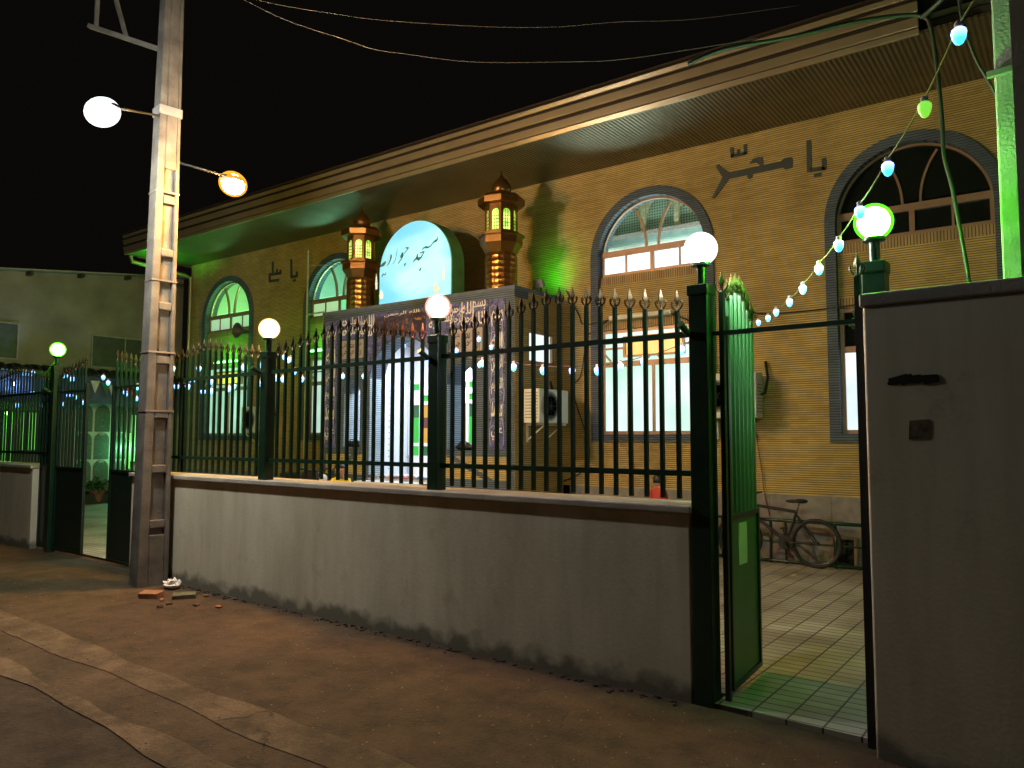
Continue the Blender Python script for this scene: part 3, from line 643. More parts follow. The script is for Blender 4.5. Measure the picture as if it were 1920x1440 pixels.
# stained glass door wall
DY = 10.72
dr = MB(); X0, X1 = -10.35, -7.15
def db_(x0, x1, z0, z1, y=0): dr.ab((x0, DY+y-.04, z0), (x1, DY+y, z1))
zr = [ZF, 1.30, 1.36, 1.50, 1.56, 2.25, 2.31, 2.41, 2.47, 2.53, 2.63, 2.70]
db_(X0, X1, ZF, 1.28); db_(X0, X1, 1.46, 1.52); db_(X0, X1, 2.24, 2.30); db_(X0, X1, 2.42, 2.52); db_(X0, X1, 2.64, 2.72)
xx = X0
XB = [X0]
while xx < X1-.05: XB.append(xx+.29); xx += .29
for x_ in XB: db_(x_-.022, x_+.022, 1.28, 2.64, -.003)
dr.build('door_frame', M['white'], port)
gc = {'g': emis('lit_green_glass', (.03, .60, .04), .9, (.01, .05, .01)), 'y': emis('lit_amber_glass', (.85, .42, .02), .8, (.05, .04, .01)), 'b': emis('lit_brown_glass', (.14, .03, .02), .8, (.03, .01, .01)), 'c': emis('lit_sky_glass', (.25, .62, .62), .8, (.05, .1, .1)), 'w': emis('lit_pale_glass', (.55, .95, .75), .95), 'd': emis('lit_dark_green_glass', (.01, .12, .02), .8, (.01, .03, .01))}
gl = {k: MB() for k in gc}; r_ = random.Random(12)
for k in range(len(XB)-1):
    x0, x1 = XB[k], XB[k+1]
    def pane(z0, z1, c_): gl[c_].ab((x0, DY+.0, z0), (x1, DY+.008, z1))
    pane(1.28, 1.46, 'gdg'[k % 3]); pane(2.52, 2.64, 'gwcwg'[k % 5]); pane(2.30, 2.42, 'wgwg'[k % 4])
    c_ = [('d', 'g'), ('y', 'b'), ('c', 'c'), ('g', 'd'), ('y', 'y')][k % 5]
    pane(1.52, 1.80, 'y' if c_[0] == 'y' else c_[1]); pane(1.80, 2.0, c_[1]); pane(2.0, 2.24, c_[0])
for k in gc: gl[k].build('stained_glass', gc[k], port)
MB().ab((X0, DY+.02, ZF), (X1, DY+.05, 3.5)).build('door_backing', M['marble'], port)
tl = emis('lit_tube', (.9, .97, 1), 14)
MB().ab((-9.7, 9.9, 3.40), (-8.4, 9.98, 3.46)).build('ceiling_tube', tl, port)
# facade inscriptions in slate brick ---------------------------------------
def px(pts, Y=D): return [(onY(x_, y_, Y).x, onY(x_, y_, Y).z) for x_, y_ in pts]
def zig(pts, w): return [(u, v, w) for u, v in px(pts)]
ins = MB(); fD = XZ(D); a_, b_ = -.012, -.0005
def P(q): return (1300+q[0]/6.4, 220+q[1]/6.4)
def Sx(lst, w): ins.ribbon(zig([P(q) for q in lst], w), fD, a_, b_)
Sx([(1385, 275), (1392, 655)], .028); Sx([(1400, 640), (1580, 612)], .026); Sx([(1572, 632), (1568, 490)], .026); Sx([(1450, 700), (1540, 685)], .022)
Sx([(390, 712), (860, 615), (1080, 565), (1190, 555)], .045)
ins.prism(px([P(q) for q in ((1060, 520), (1110, 490), (1190, 485), (1192, 605), (1110, 630), (1070, 600))]), fD, -.014, b_)
ins.prism(px([P(q) for q in ((675, 560), (720, 500), (790, 475), (832, 480), (842, 620), (800, 610), (795, 570), (760, 545))]), fD, -.013, b_)
ins.prism(px([P(q) for q in ((650, 690), (715, 680), (712, 720), (680, 745), (655, 730))]), fD, -.015, b_)
def stair(p0, p1, n, w0, w1):
    for k in range(n):
        t = k/(n-1); x_ = p0[0]+(p1[0]-p0[0])*t; y_ = p0[1]+(p1[1]-p0[1])*t; w = w0+(w1-w0)*t
        c_ = px([P((x_, y_))])[0]; ins.ab((c_[0]-w, D-.013-.0004*k, c_[1]-.021), (c_[0]+w, D-.0005, c_[1]+.021))
stair((400, 700), (300, 590), 6, .06, .025); stair((395, 730), (250, 955), 9, .06, .02)
Sx([(462, 365), (470, 480)], .024); Sx([(455, 470), (635, 432)], .024); Sx([(628, 445), (625, 328)], .024); Sx([(545, 452), (545, 385)], .02)
def P(q): return (320+q[0]/5.333, 440+q[1]/5.333)
Sx([(1208, 245), (1210, 430)], .03); Sx([(1212, 425), (1268, 412)], .03); Sx([(1266, 420), (1264, 370)], .03); Sx([(1225, 460), (1255, 455)], .025)
Sx([(1022, 270), (1024, 385)], .03); Sx([(985, 400), (1105, 385)], .03); Sx([(990, 400), (992, 468)], .03); Sx([(988, 466), (1085, 452)], .03); Sx([(1065, 390), (1064, 345)], .03); Sx([(1100, 388), (1098, 350)], .028)
ins.build('slate_inscription', M['slate'], mosque)
# =================================================================== ROOF SIGN
sc_, sr = -8.755, .825; SY = 9.12
sg = thing('lightbox_sign', (sc_, SY, PT+.06), 'glowing pale blue arched lightbox sign standing on the portico roof', 'sign')
ol = [(sc_-sr, PT+.061)]+arc(sc_, 4.40, sr, 180, 0, 40)+[(sc_+sr, PT+.061)]
ol = [(x_, z_ if z_ < 4.4 else 4.4+(z_-4.4)*.98) for x_, z_ in ol]
MB().prism(ol, XZ(SY), .004, .30).build('housing', simple('green_lit_sign_box', (.10, .28, .10), .4), sg)  # green light falling on the box is put into its colour
def signface():
    m, nt, b = newmat('sign_face'); b.inputs['Base Color'].default_value = (.3, .5, .6, 1); b.inputs['Roughness'].default_value = .3
    tc = N(nt, 'ShaderNodeTexCoord'); mp = N(nt, 'ShaderNodeMapping'); mp.inputs['Scale'].default_value = (.8, 1, 1.5); L(nt, tc.outputs['Object'], mp.inputs[0])
    no = N(nt, 'ShaderNodeTexNoise'); no.inputs['Scale'].default_value = 1.5; no.inputs['Detail'].default_value = 2.5; L(nt, mp.outputs[0], no.inputs['Vector'])
    gr = N(nt, 'ShaderNodeTexGradient', gradient_type='SPHERICAL'); mp2 = N(nt, 'ShaderNodeMapping'); mp2.inputs['Location'].default_value = (-.22, 0, -.62); mp2.inputs['Scale'].default_value = (1.05, 1, 1.35); L(nt, tc.outputs['Object'], mp2.inputs[0]); L(nt, mp2.outputs[0], gr.inputs[0])
    ad = N(nt, 'ShaderNodeMath', operation='MULTIPLY_ADD'); L(nt, gr.outputs['Fac'], ad.inputs[0]); ad.inputs[1].default_value = .55; L(nt, no.outputs['Fac'], ad.inputs[2])
    L(nt, ramp(nt, ad.outputs[0], (.04, .52, .80), (.50, .96, .98), .45, .85), b.inputs['Emission Color']); b.inputs['Emission Strength'].default_value = 1.0
    return m
sf = MB().prism([(sc_+(x_-sc_)*.975, PT+.08+(z_-PT-.061)*.975) for x_, z_ in ol], XZ(SY), -.008, .003).build('face', signface(), sg)
def fan(name, mat, shapes):
    mb = MB(); 
    for s_ in shapes: mb.ribbon(s_, XZ(SY), -.012, -.0085)
    return mb.build(name, mat, sf)
def Q(l): # strokes read off the sign face: (x,y,halfwidth px)
    out = []
    for x_, y_, w in l:
        p = onY(690+x_/10.29, 420+y_/10.29, SY); out.append((p.x, p.z, w*.00115))
    return out
strokes = [
 [(1345, 235, 3), (1345, 300, 13), (1320, 325, 20), (1285, 345, 12), (1250, 380, 7), (1215, 430, 8), (1170, 452, 11), (1120, 445, 13), (1075, 470, 9), (1040, 515, 3)],
 [(1150, 470, 12), (1130, 440, 8)],
 [(1005, 545, 3), (1030, 565, 10), (1065, 540, 10), (1100, 528, 5)], [(1090, 535, 6), (1065, 590, 9), (1030, 650, 14), (985, 680, 26), (950, 650, 22), (965, 590, 10), (975, 572, 3)], [(960, 660, 14), (915, 690, 11), (880, 735, 8)],
 [(1030, 850, 12), (1000, 905, 12)],
 [(730, 450, 3), (760, 465, 12), (795, 458, 6)], [(790, 465, 7), (750, 520, 7), (700, 580, 4)], [(675, 545, 4), (672, 590, 26), (655, 630, 28), (635, 650, 10)], [(690, 610, 6), (650, 680, 8), (590, 765, 8)], [(735, 755, 12), (708, 810, 12)],
 [(572, 470, 2), (562, 560, 3), (545, 660, 4), (520, 730, 5), (485, 775, 3)],
 [(452, 580, 3), (455, 620, 17), (445, 670, 16), (430, 720, 9), (400, 780, 8), (378, 808, 4)],
 [(350, 720, 5), (335, 750, 22), (300, 790, 28), (262, 810, 14), (225, 855, 3)],
 [(355, 940, 9), (335, 985, 11), (305, 965, 10), (272, 1020, 11)]]
fan('lettering', simple('teal_letters', (.10, .24, .27), .5), [Q(s_) for s_ in strokes])
pm = MB()
for x_, base, h_, w in ((170, 1260, 300, 26), (265, 1440, 170, 48), (1465, 1080, 290, 24), (1325, 1320, 190, 60)):
    pm.ribbon(Q([(x_, base-h_, 2), (x_, base-h_*.75, w*.5), (x_, base-h_*.4, w*.75), (x_, base-h_*.35, w*1.2), (x_, base-h_*.3, w*.7), (x_, base, w*.8)]), XZ(SY), -.0105, -.0085)
pm.build('printed_minarets', emis('printed_cream', (.78, .72, .60), .75), sf)
# =================================================================== MINARET LANTERNS
def latgrid():
    m, nt, b = newmat('lantern_window'); tc = N(nt, 'ShaderNodeTexCoord'); no = N(nt, 'ShaderNodeTexNoise'); no.inputs['Scale'].default_value = 9; no.inputs['Detail'].default_value = 1; L(nt, tc.outputs['Object'], no.inputs['Vector'])
    L(nt, ramp(nt, no.outputs['Fac'], (.16, .50, .0), (.75, 1, .15), .42, .62), b.inputs['Emission Color']); b.inputs['Emission Strength'].default_value = 1.6; return m
LG = latgrid()
def scales():
    m, nt, b = newmat('scaled_copper'); b.inputs['Metallic'].default_value = .85; b.inputs['Roughness'].default_value = .3; b.inputs['Base Color'].default_value = (.32, .155, .04, 1)
    tc = N(nt, 'ShaderNodeTexCoord'); vo = N(nt, 'ShaderNodeTexVoronoi'); vo.inputs['Scale'].default_value = 11; vo.inputs['Randomness'].default_value = .1; L(nt, tc.outputs['Object'], vo.inputs['Vector'])
    bp = N(nt, 'ShaderNodeBump'); bp.inputs['Strength'].default_value = 1; bp.inputs['Distance'].default_value = .03; L(nt, vo.outputs['Distance'], bp.inputs['Height']); L(nt, bp.outputs[0], b.inputs['Normal']); return m
SCM = scales()
def minaret(x_, y_, lab, rz=0):
    z0 = PT+.06
    t = thing('minaret_lantern', (x_, y_, z0), lab, 'lantern tower', 'copper minaret lanterns on the portico', rotz=radians(rz))
    rot0 = 0
    b = MB().lathe([(.25, 0), (.25, .50), (.235, .56)], (0, 0, 0), 32).build('shaft', SCM, t, loc=(0, 0, 0), smooth=40)
    MB().lathe([(.24, .56), (.30, .66), (.33, .70), (.33, .80), (.36, .82), (.36, .85), (.24, .852)], (0, 0, 0), 8).build('balcony', M['copper'], t, loc=(0, 0, 0))
    bodyR = .25; z1, z2 = .852, 1.30
    bd = MB(); lg = MB(); gd = MB()
    for k in range(8):
        a0, a1 = 2*pi*k/8, 2*pi*(k+1)/8; p0 = Vector((bodyR*cos(a0), bodyR*sin(a0), 0)); p1 = Vector((bodyR*cos(a1), bodyR*sin(a1), 0))
        e = (p1-p0); ln = e.length; e.normalize(); nn = Vector((e.y, -e.x, 0))
        fn = lambda u, v, tt, p0=p0, e=e, nn=nn: p0+e*u+nn*tt+Vector((0, 0, v))
        w0, w1_ = ln*.2, ln*.8; zb, zt_ = z1+.05, z2-.13
        ar = arc(ln/2, zt_, (w1_-w0)/2, 180, 0, 8)
        bd.prism([(0, z1), (w0, z1), (w0, zt_)]+ar[1:-1]+[(w1_, zt_), (w1_, z1), (ln, z1), (ln, z2), (0, z2)], fn, -.02, 0)
        bd.prism([(w0, z1), (w1_, z1), (w1_, zb), (w0, zb)], fn, -.02, -.001)
        lg.prism([(w0, zb), (w1_, zb)]+list(reversed(ar)), fn, -.03, -.022)
        for q in range(1, 3): gd.prism([(w0+(w1_-w0)*q/3-.004, zb), (w0+(w1_-w0)*q/3+.004, zb), (w0+(w1_-w0)*q/3+.004, zt_+.04), (w0+(w1_-w0)*q/3-.004, zt_+.04)], fn, -.018, -.012)
        for q in range(1, 5): gd.prism([(w0, zb+.052*q), (w1_, zb+.052*q), (w1_, zb+.052*q+.007), (w0, zb+.052*q+.007)], fn, -.0175, -.0115)
    bd.build('lantern_body', M['copper'], t, loc=(0, 0, 0)); lg.build('lit_window', LG, t, loc=(0, 0, 0)); gd.build('window_grille', M['darkframe'], t, loc=(0, 0, 0))
    MB().lathe([(.25, 1.30), (.36, 1.31), (.37, 1.40), (.31, 1.46), (.12, 1.49)], (0, 0, 0), 8).build('cap', M['copper'], t, loc=(0, 0, 0))
    MB().lathe([(.11, 1.49), (.13, 1.50), (.155, 1.56), (.15, 1.63), (.11, 1.70), (.05, 1.76), (.015, 1.80), (.012, 1.86), (.001, 1.88)], (0, 0, 0), 20).build('dome', M['copper'], t, loc=(0, 0, 0), smooth=50)
    # no bulb inside: the green light is put into the window panes' emission
    return t
minaret(-7.05, 9.25, 'copper minaret lantern with green windows, right of the blue sign', 36.5+0)
minaret(-10.18, 9.25, 'copper minaret lantern with green windows, left of the blue sign', 22+36.5)
# =================================================================== BOUNDARY WALLS
M['plaster2'] = plaster('tall_wall_plaster', (.70, .665, .51), (.82, .79, .65))
def bwall(s0, s1, n0, n1, h, lab, ch=.05, over=.035, pm='plaster'):
    t = thing('boundary_wall', F((s0+s1)/2, (n0+n1)/2, 0), lab, 'wall', 'plastered street walls', rotz=A2)
    hl = (s1-s0)/2; hn = (n1-n0)/2
    vs = []; fs = []; nx = int((s1-s0)/.25)+1
    MB().box((0, 0, (h-ch)/2-.05), (2*hl, 2*hn, h-ch+.1)).build('wall_body', M[pm], t, loc=(0, 0, 0), bevel=.012)
    MB().box((0, 0, h-ch/2), (2*hl+.03, 2*(hn+over), ch)).build('coping', M['coping'], t, loc=(0, 0, 0), bevel=.01)
    return t
bwall(-9.40, -2.13, 4.42, 4.76, 1.19, 'long low plastered wall under the spear fence, between pole and gate post')
bwall(-22, -12.44, 4.42, 4.76, 1.21, 'low plastered wall at the left edge, left of the far gate')
rw = bwall(-1.06, 6.0, 4.26, 4.56, 2.36, 'tall dark plastered wall filling the right side of the street', .07, .012, 'plaster2')
sm = MB(); fW = lambda u, v, t: F(u, 4.26+t, v)
r_ = random.Random(5)
for k in range(9):
    x_ = -.905+.02*k; sm.ribbon([(x_-.04, 1.895+r_.uniform(-.012, .012), .012), (x_+.03, 1.905+r_.uniform(-.012, .012), .016)], fW, -.004-.0001*k, -.0008)
sm.ribbon([(-.95, 1.885, .008), (-.80, 1.90, .02), (-.72, 1.905, .016)], fW, -.003, -.0009)
sm.build('black_paint_smear', M['black'], rw)
MB().ab((0, 0, 0), (0, 0, 0))
pt = MB().prism([(-.86, 1.60), (-.77, 1.605), (-.765, 1.70), (-.855, 1.695)], fW, -.0035, -.0008).build('patched_plaster', simple('patch', (.16, .13, .09), .9, var=.5, scale=30), rw)
# =================================================================== FENCE
GM = M['greenmetal']
def halo_glass(name, col, st, f=.36):  # glowing outer glass stands in for the halo round each lamp core
    m, nt, b = newmat(name)
    nt.nodes.remove(b); t = N(nt, 'ShaderNodeBsdfTransparent'); e = N(nt, 'ShaderNodeEmission'); e.inputs[0].default_value = (*col, 1); e.inputs[1].default_value = st
    mx = N(nt, 'ShaderNodeMixShader'); mx.inputs[0].default_value = f; L(nt, t.outputs[0], mx.inputs[1]); L(nt, e.outputs[0], mx.inputs[2]); L(nt, mx.outputs[0], nt.nodes['Material Output'].inputs[0]); return m
def bar_mesh(h, z0=0.):
    mb = MB(); r = .0125
    mb.box((0, 0, z0+(h-z0)/2), (2*r, 2*r, h-z0)); return mb
def spear(z):
    mb = MB()
    mb.lathe([(.014, 0), (.018, .008), (.014, .018), (.008, .03), (.010, .05)], (0, 0, z), 8)
    mb.lathe([(.009, .05), (.022, .075), (.012, .105), (.001, .145)], (0, 0, z), 4)
    for sg_ in (-1, 1):
        pts = [(sg_*(.008), 0, z+.012), (sg_*.022, 0, z+.020), (sg_*.034, 0, z+.036), (sg_*.040, 0, z+.058), (sg_*.030, 0, z+.070), (sg_*.022, 0, z+.060), (sg_*.028, 0, z+.050)]
        mb.tube(pts, [.006, .0065, .006, .006, .005, .004, .003], 6)
    return mb
sp_mesh = None
def fence_panel(s0, s1, lab, hbase=2.40, peak=.17, z0=1.225, label_grp='spear topped fence panels'):
    global sp_mesh
    t = thing('fence', F(s0, 4.5, 0), lab, 'fence', label_grp, rotz=A2)
    Ln = s1-s0
    for z in (1.385, 2.265): MB().box((Ln/2, 0, z), (Ln, .028, .036)).build('rail', GM, t, loc=(0, 0, 0))
    n = int(round(Ln/.118))-1; st = Ln/(n+1)
    for k in range(n):
        x_ = st*(k+1); u = abs(x_-Ln/2)/(Ln/2); h = hbase+peak*(1-u)
        mb = bar_mesh(h, z0); b = mb.build('bar', GM, t, loc=(x_, .0, 0))
        if sp_mesh is None: sp_mesh = spear(0).build('spearhead', [M['brass']], b, loc=(0, 0, h), smooth=40)
        else: dupe(sp_mesh, b, loc=(0, 0, h))
    return t
posts = [-2.06, -4.38, -6.75, -9.09, -11.95]
def lamp_mat(name, col, st):
    return emis(name, col, st)
LAMPS = [('white', (.90, .97, 1.0), (1, .96, .92)), ('pink', (1.3, .36, .27), (1, .30, .22)), ('warm', (1.2, .66, .25), (1, .68, .30)), ('green', (.28, 1.3, .19), (.10, 1, .02)), ('green', (.28, 1.3, .19), (.10, 1, .02))]
def globe_lamp(i, s, n, col, lab, postlab, base=0.0, w=.11, gh=2.80, power=18, st=2.4, lcol=None, neck=True):
    loc = F(s, n, base)
    t = thing('fence_post', loc, postlab, 'fence post', 'green square fence posts', rotz=A2)
    top = gh-.23
    MB().box((0, 0, (top-base)/2), (w, w, top-base)).build('shaft', GM, t, loc=(0, 0, 0), bevel=.006)
    MB().box((0, 0, top-base-.03), (w+.014, w+.014, .065)).build('post_cap', GM, t, loc=(0, 0, 0), bevel=.005)
    MB().tube([(-.03-w/2+.02, -w/2-.09, 2.31-base), (-.03-w/2+.03, -w/2+.0, 2.255-base)], .022, 12).build('flag_holder', GM, t, loc=(0, 0, 0), smooth=40)
    g = thing('globe_lamp', F(s, n, top+.003), lab, 'lamp', 'glowing globe lamps on the fence posts', rotz=A2)
    MB().lathe([(.030, 0), (.030, .115), (.050, .118), (.062, .125), (.062, .142), (.05, .146)], (0, 0, 0), 20).build('neck', GM, g, loc=(0, 0, 0), smooth=40)
    gm = emis('globe_glow_%s_glass' % col[0], col[2], power*5.4)
    gs = MB().sphere((0, 0, .235), .106, 32).build('globe', halo_glass('globe_shell_' + col[0], col[2], 3.2), g, loc=(0, 0, 0), smooth=True)
    MB().sphere((0, 0, .235), .087, 32).build('lit_core', gm, gs, loc=(0, 0, 0), smooth=True)
    return t
globe_lamp(0, posts[0], 4.48, LAMPS[0], 'white globe lamp on the tall post beside the open gate', 'thick dark post at the gate under the white globe', w=.125, gh=2.79, power=95)
globe_lamp(1, posts[1], 4.50, LAMPS[1], 'pinkish red globe lamp above the middle of the fence', 'fence post under the pink globe', base=1.19, gh=2.67, power=60)
globe_lamp(2, posts[2], 4.50, LAMPS[2], 'warm yellow globe lamp on the fence near the utility pole', 'fence post under the warm yellow globe', base=1.19, gh=2.70, power=45)
globe_lamp(3, posts[3], 4.50, LAMPS[3], 'green globe lamp half hidden behind the concrete utility pole', 'gate post half hidden behind the utility pole', gh=2.82, power=35)
globe_lamp(4, posts[4], 4.50, LAMPS[4], 'green globe lamp at far left before the neighbouring building', 'gate post at far left under a green globe', gh=2.86, power=42)
globe_lamp(5, -1.085, 4.66, LAMPS[3], 'large green globe lamp above the tall dark wall', 'short post behind the tall wall under the green globe', gh=2.83, power=72, w=.12)
fence_panel(posts[1]+.055, posts[0]-.0625, 'fence panel of dark spear bars between pink globe and gate post')
fence_panel(posts[2]+.055, posts[1]-.055, 'fence panel in front of the portico, between warm and pink globes')
fence_panel(posts[3]+.055, posts[2]-.055, 'fence panel beside the utility pole, left of the warm globe')
fence_panel(-14.9, posts[4]-.055, 'fence panel at the left edge of the photo above the low wall', z0=1.24)
# --- gate on the right
gf = thing('gateway', F(-1.95, 4.5, 0), 'thin dark gate frame with lintel bar and two spears around the right opening', 'gate frame', rotz=A2)
MB().ab((-.045, -.0139, 2.24), (.80, .0139, 2.268)).build('lintel_bar', GM, gf, loc=(0, 0, 0))
MB().box((.015, 0, 1.275), (.03, .03, 2.47)).build('jamb', GM, gf, loc=(0, 0, 0)); MB().box((.81, 0, 1.27), (.03, .04, 2.46)).build('jamb', GM, gf, loc=(0, 0, 0))
jb = MB().box((.87, -.19, 1.18), (.055, .03, 2.30)).build('wall_edge_plate', M['black'], gf, loc=(0, 0, 0))
for x_ in (.015, .81): dupe(sp_mesh, gf, loc=(x_, 0, 2.50))
lf = thing('gate_leaf', F(-1.955, 4.58, 0), 'green gate leaf standing open into the courtyard with a paper notice', 'gate', rotz=radians(94))
LW = .66
MB().box((LW/2, 0, .60), (LW-.06, .012, 1.0)).build('lower_panel', M['panelgreen'], lf, loc=(0, 0, 0))
fr = MB(); fr.box((.015, 0, 1.22), (.03, .04, 2.30)); fr.box((LW-.015, 0, .60), (.03, .04, 1.06)); fr.box((LW/2, 0, .085), (LW-.06, .04, .03)); fr.box((LW/2, 0, 1.115), (LW-.06, .04, .03)); fr.build('leaf_frame', GM, lf, loc=(0, 0, 0))
for k in range(7):
    x_ = .07+k*(LW-.08)/6.4; h = 2.42+.14*sin(pi*min(1, (k+1)/7)); b = MB().box((0, 0, (1.13+h)/2), (.024, .024, h-1.13)).build('bar', M['panelgreen'], lf, loc=(x_, 0, 0)); dupe(sp_mesh, b, loc=(0, 0, h))
MB().prism([(.20, .80), (.38, .795), (.385, .90), (.38, 1.06), (.21, 1.065), (.195, .95)], lambda u, v, t: Vector((u, t, v)), -.009, -.0066).build('paper_notice', simple('white_paper', (.92, .92, .90), .7, var=.03), lf, loc=(0, 0, 0))
GD = simple('black_green_paint', (.007, .018, .011), .45, var=.2)
# --- far gate on the left
def far_leaf(sh, sgn, ang, lab, notice, W=1.05):
    t = thing('gate_leaf', F(sh, 4.52, 0), lab, 'gate', 'leaves of the far gate', rotz=A2+ang+(0 if sgn > 0 else pi))
    MB().box((W/2, 0, .62), (W-.06, .012, 1.10)).build('lower_panel', GD, t, loc=(0, 0, 0))
    f = MB(); f.box((.015, 0, 1.2), (.03, .04, 2.3)); f.box((W-.015, 0, 1.2), (.03, .04, 2.3)); f.box((W/2, 0, .055), (W-.06, .04, .03)); f.box((W/2, 0, 1.185), (W-.06, .04, .03)); f.box((W/2, 0, 2.25), (W-.06, .03, .03)); f.build('leaf_frame', GD, t, loc=(0, 0, 0))
    for k in range(8):
        x_ = .08+k*(W-.16)/7; h = 2.42+.20*(x_/W); b = MB().box((0, 0, (1.2+h)/2), (.024, .024, h-1.2)).build('bar', GM, t, loc=(x_, 0, 0)); dupe(sp_mesh, b, loc=(0, 0, h))
    if notice:
        sd_ = .0065 if sgn < 0 else -.0085
        MB().box((W*.28, sd_+.001*(1 if sgn < 0 else 0), .97), (.09, .002, .30)).build('paper_notice', M['white'], t, loc=(0, 0, 0))
    return t
far_leaf(-11.885, 1, radians(2), 'left leaf of the far gate, dark with spear bars', False, .86)
far_leaf(-9.16, -1, radians(-2), 'right leaf of the far gate with a white notice, beside the utility pole', True, 1.12)
far_leaf(-12.42, 1, 0, 'narrow fixed gate panel between the low wall end and the far gate post', False, .40)
# =================================================================== UTILITY POLE
def pole():
    base = F(-8.46, 4.20, 0)
    t = thing('utility_pole', base, 'tall concrete utility pole with recessed panels standing before the fence', 'utility pole', rotz=radians(82))
    U = lambda x, y, z: Vector((y, -x, z))
    H = 8.6; lean = Vector((0, -.016, 1)).normalized()
    def W(z): return .33-.018*z, .25-.011*z   # half sums: width along street, depth
    mb = MB(); nlev = 0
    def ring(z, hx, hy): c = lean*(z/lean.z); return [c+Vector((sx*hx, sy*hy, 0)) for sx, sy in ((-1, -1), (1, -1), (1, 1), (-1, 1))]
    # two flanges (left and right) and a thin web with cross-pieces on the street face
    zs = [0, 2, 4, 6, H]
    def slab(x0, x1, y0, y1, za, zb):
        vs = []
        for z in (za, zb):
            wx, wy = W(z); c = lean*(z/lean.z)
            for a, b in ((x0, y0), (x1, y0), (x1, y1), (x0, y1)): vs.append(c+Vector((a*wx/2, b*wy/2, 0)))
        mb.add(vs, [(0, 3, 2, 1), (4, 5, 6, 7), (0, 1, 5, 4), (1, 2, 6, 5), (2, 3, 7, 6), (3, 0, 4, 7)])
    slab(-1, -.35, -1, 1, -.1, H); slab(.66, 1, -1, 1, -.1, H); slab(-.35, .66, -.58, .58, -.1, H)
    z = .62
    slab(-.35, .66, -1+.003, -.15, -.1, .55)
    while z < 4.5:
        slab(-.35, .66, -1+.003, -.58, z, z+.09); slab(-.35, .66, .58, .997, z, z+.09); z += .60
    slab(-.35, .66, -1+.003, -.58, 4.62, H)
    t_ = mb.build('concrete_shaft', M['concrete'], t, loc=(0, 0, 0), bevel=.012)
    ft = MB(); ft.box((0.0, .0, .25), (.36, .42, .74)); 
    st = MB()
    for z in (2.55, 3.35, 4.35, 1.9):
        wx, wy = W(z); st.box(lean*z, (wx+.012, wy+.012, .018))
    st.build('strap', M['wire'], t, loc=(0, 0, 0))
    wx, wy = W(5.3); MB().box(lean*5.28, (wx+.02, wy+.02, .10)).build('clamp', M['greyplastic'], t, loc=(0, 0, 0))
    # angle-iron cross arm with brace, high on the street side
    ca = MB(); z = 6.0
    a0 = U(-.02, 0, 6.05); a1 = U(-.95, -.55, 6.50); 
    ca.tube([a0, a1], .035, 4); ca.tube([U(-.50, -.28, 6.30), U(-.80, -.45, 7.3)], .028, 4); ca.tube([U(-.86, -.5, 6.45), U(-.86, -.5, 7.4)], .03, 4)
    ca.build('cross_arm', M['concrete'], t, loc=(0, 0, 0))
    cb = MB().tube([U(.13, .06, 5.3), U(.13, .03, 4.9), U(.12, -.06, 4.4), U(.125, -.055, 3.6), U(.12, -.06, 3.0), U(.125, -.05, 2.6), U(.12, -.02, 2.55)], .013, 8)
    cb.build('cable', M['cable'], t, loc=(0, 0, 0), smooth=True)
    return t
POLE = pole()
# street lamps: real luminaires with their light
def luminaire(name, loc, aim, col, ecol, est, size, energy, lab, arm_from, rotz):
    t = thing('street_lamp', loc, lab, 'street lamp', rotz=rotz)
    MB().sphere((0, 0, .03), 1, 24, (size*1.16, size*.70, size*.36)).build('lamp_housing', M['darkframe'], t, loc=(0, 0, 0), smooth=True)
    sh = MB().sphere((0, 0, -.012), 1, 24, (size*1.16, size*.88, size*.94)).build('lamp_glass', halo_glass(name+'_shell', ecol, 3.2), t, loc=(0, 0, 0), smooth=True)
    MB().sphere((0, 0, -.016), 1, 24, (size*.92, size*.70, size*.74)).build('lit_core', emis(name+'_core', col, 1.6*energy/(pi*4*pi*(size**2)*.59)), sh, loc=(0, 0, 0), smooth=True)
    L0 = WM[t.name].inverted() @ Vector(arm_from)
    MB().tube([L0, L0*.5+Vector((0, 0, .03)), Vector((0, 0, .05))], .013, 8).build('arm', M['black'], t, loc=(0, 0, 0), smooth=True)
    return t
pw = WM[POLE.name].translation
LW_ = onY(192, 208, 3.40); LO_ = onY(437, 343, 5.0)
luminaire('white_led_light', LW_, None, (1, .965, .86), (.9, .96, 1), 30, .150, 520, 'dazzling white street lamp on a short arm left of the pole', (pw.x+.05, pw.y-.02, 5.25), radians(25))
luminaire('sodium_light', LO_, None, (1, .475, .085), (1, .34, .02), 8, .150, 640, 'orange sodium street lamp glowing right of the pole', (pw.x+.1, pw.y+.05, 4.75), radians(100))
# =================================================================== NEIGHBOURING BUILDING
NX = -19.8
nb = thing('neighbour_building', (NX, 8, 0), 'dim plastered building with shed roof closing the left end of the courtyard', 'building')
q = MB().prism([(4.86, 0), (4.86, 5.165), (11.5, 5.99), (11.5, 0)], YZ(NX), -.3, 0); q.build('wall', M['neigh'], nb)
ro = MB().prism([(4.6, 5.14), (4.6, 5.17), (11.6, 6.04), (11.6, 6.01)], YZ(NX), -.2, .26); ro.build('roof', simple('pale_lit_roof_sheet', (.42, .44, .36), .6), nb)  # paler sheet: light on the roof underside is put into its colour
rf = MB()
for y in (5.2, 6.35, 7.6, 8.75, 9.9, 10.9):
    z = 5.0+(y-4.86)*.125+.08; rf.ab((NX, y-.05, z-.02), (NX+.24, y+.03, z+.07))
rf.build('rafter', M['darkframe'], nb)
fm = simple('grey_window_frame', (.36, .38, .34), .5)
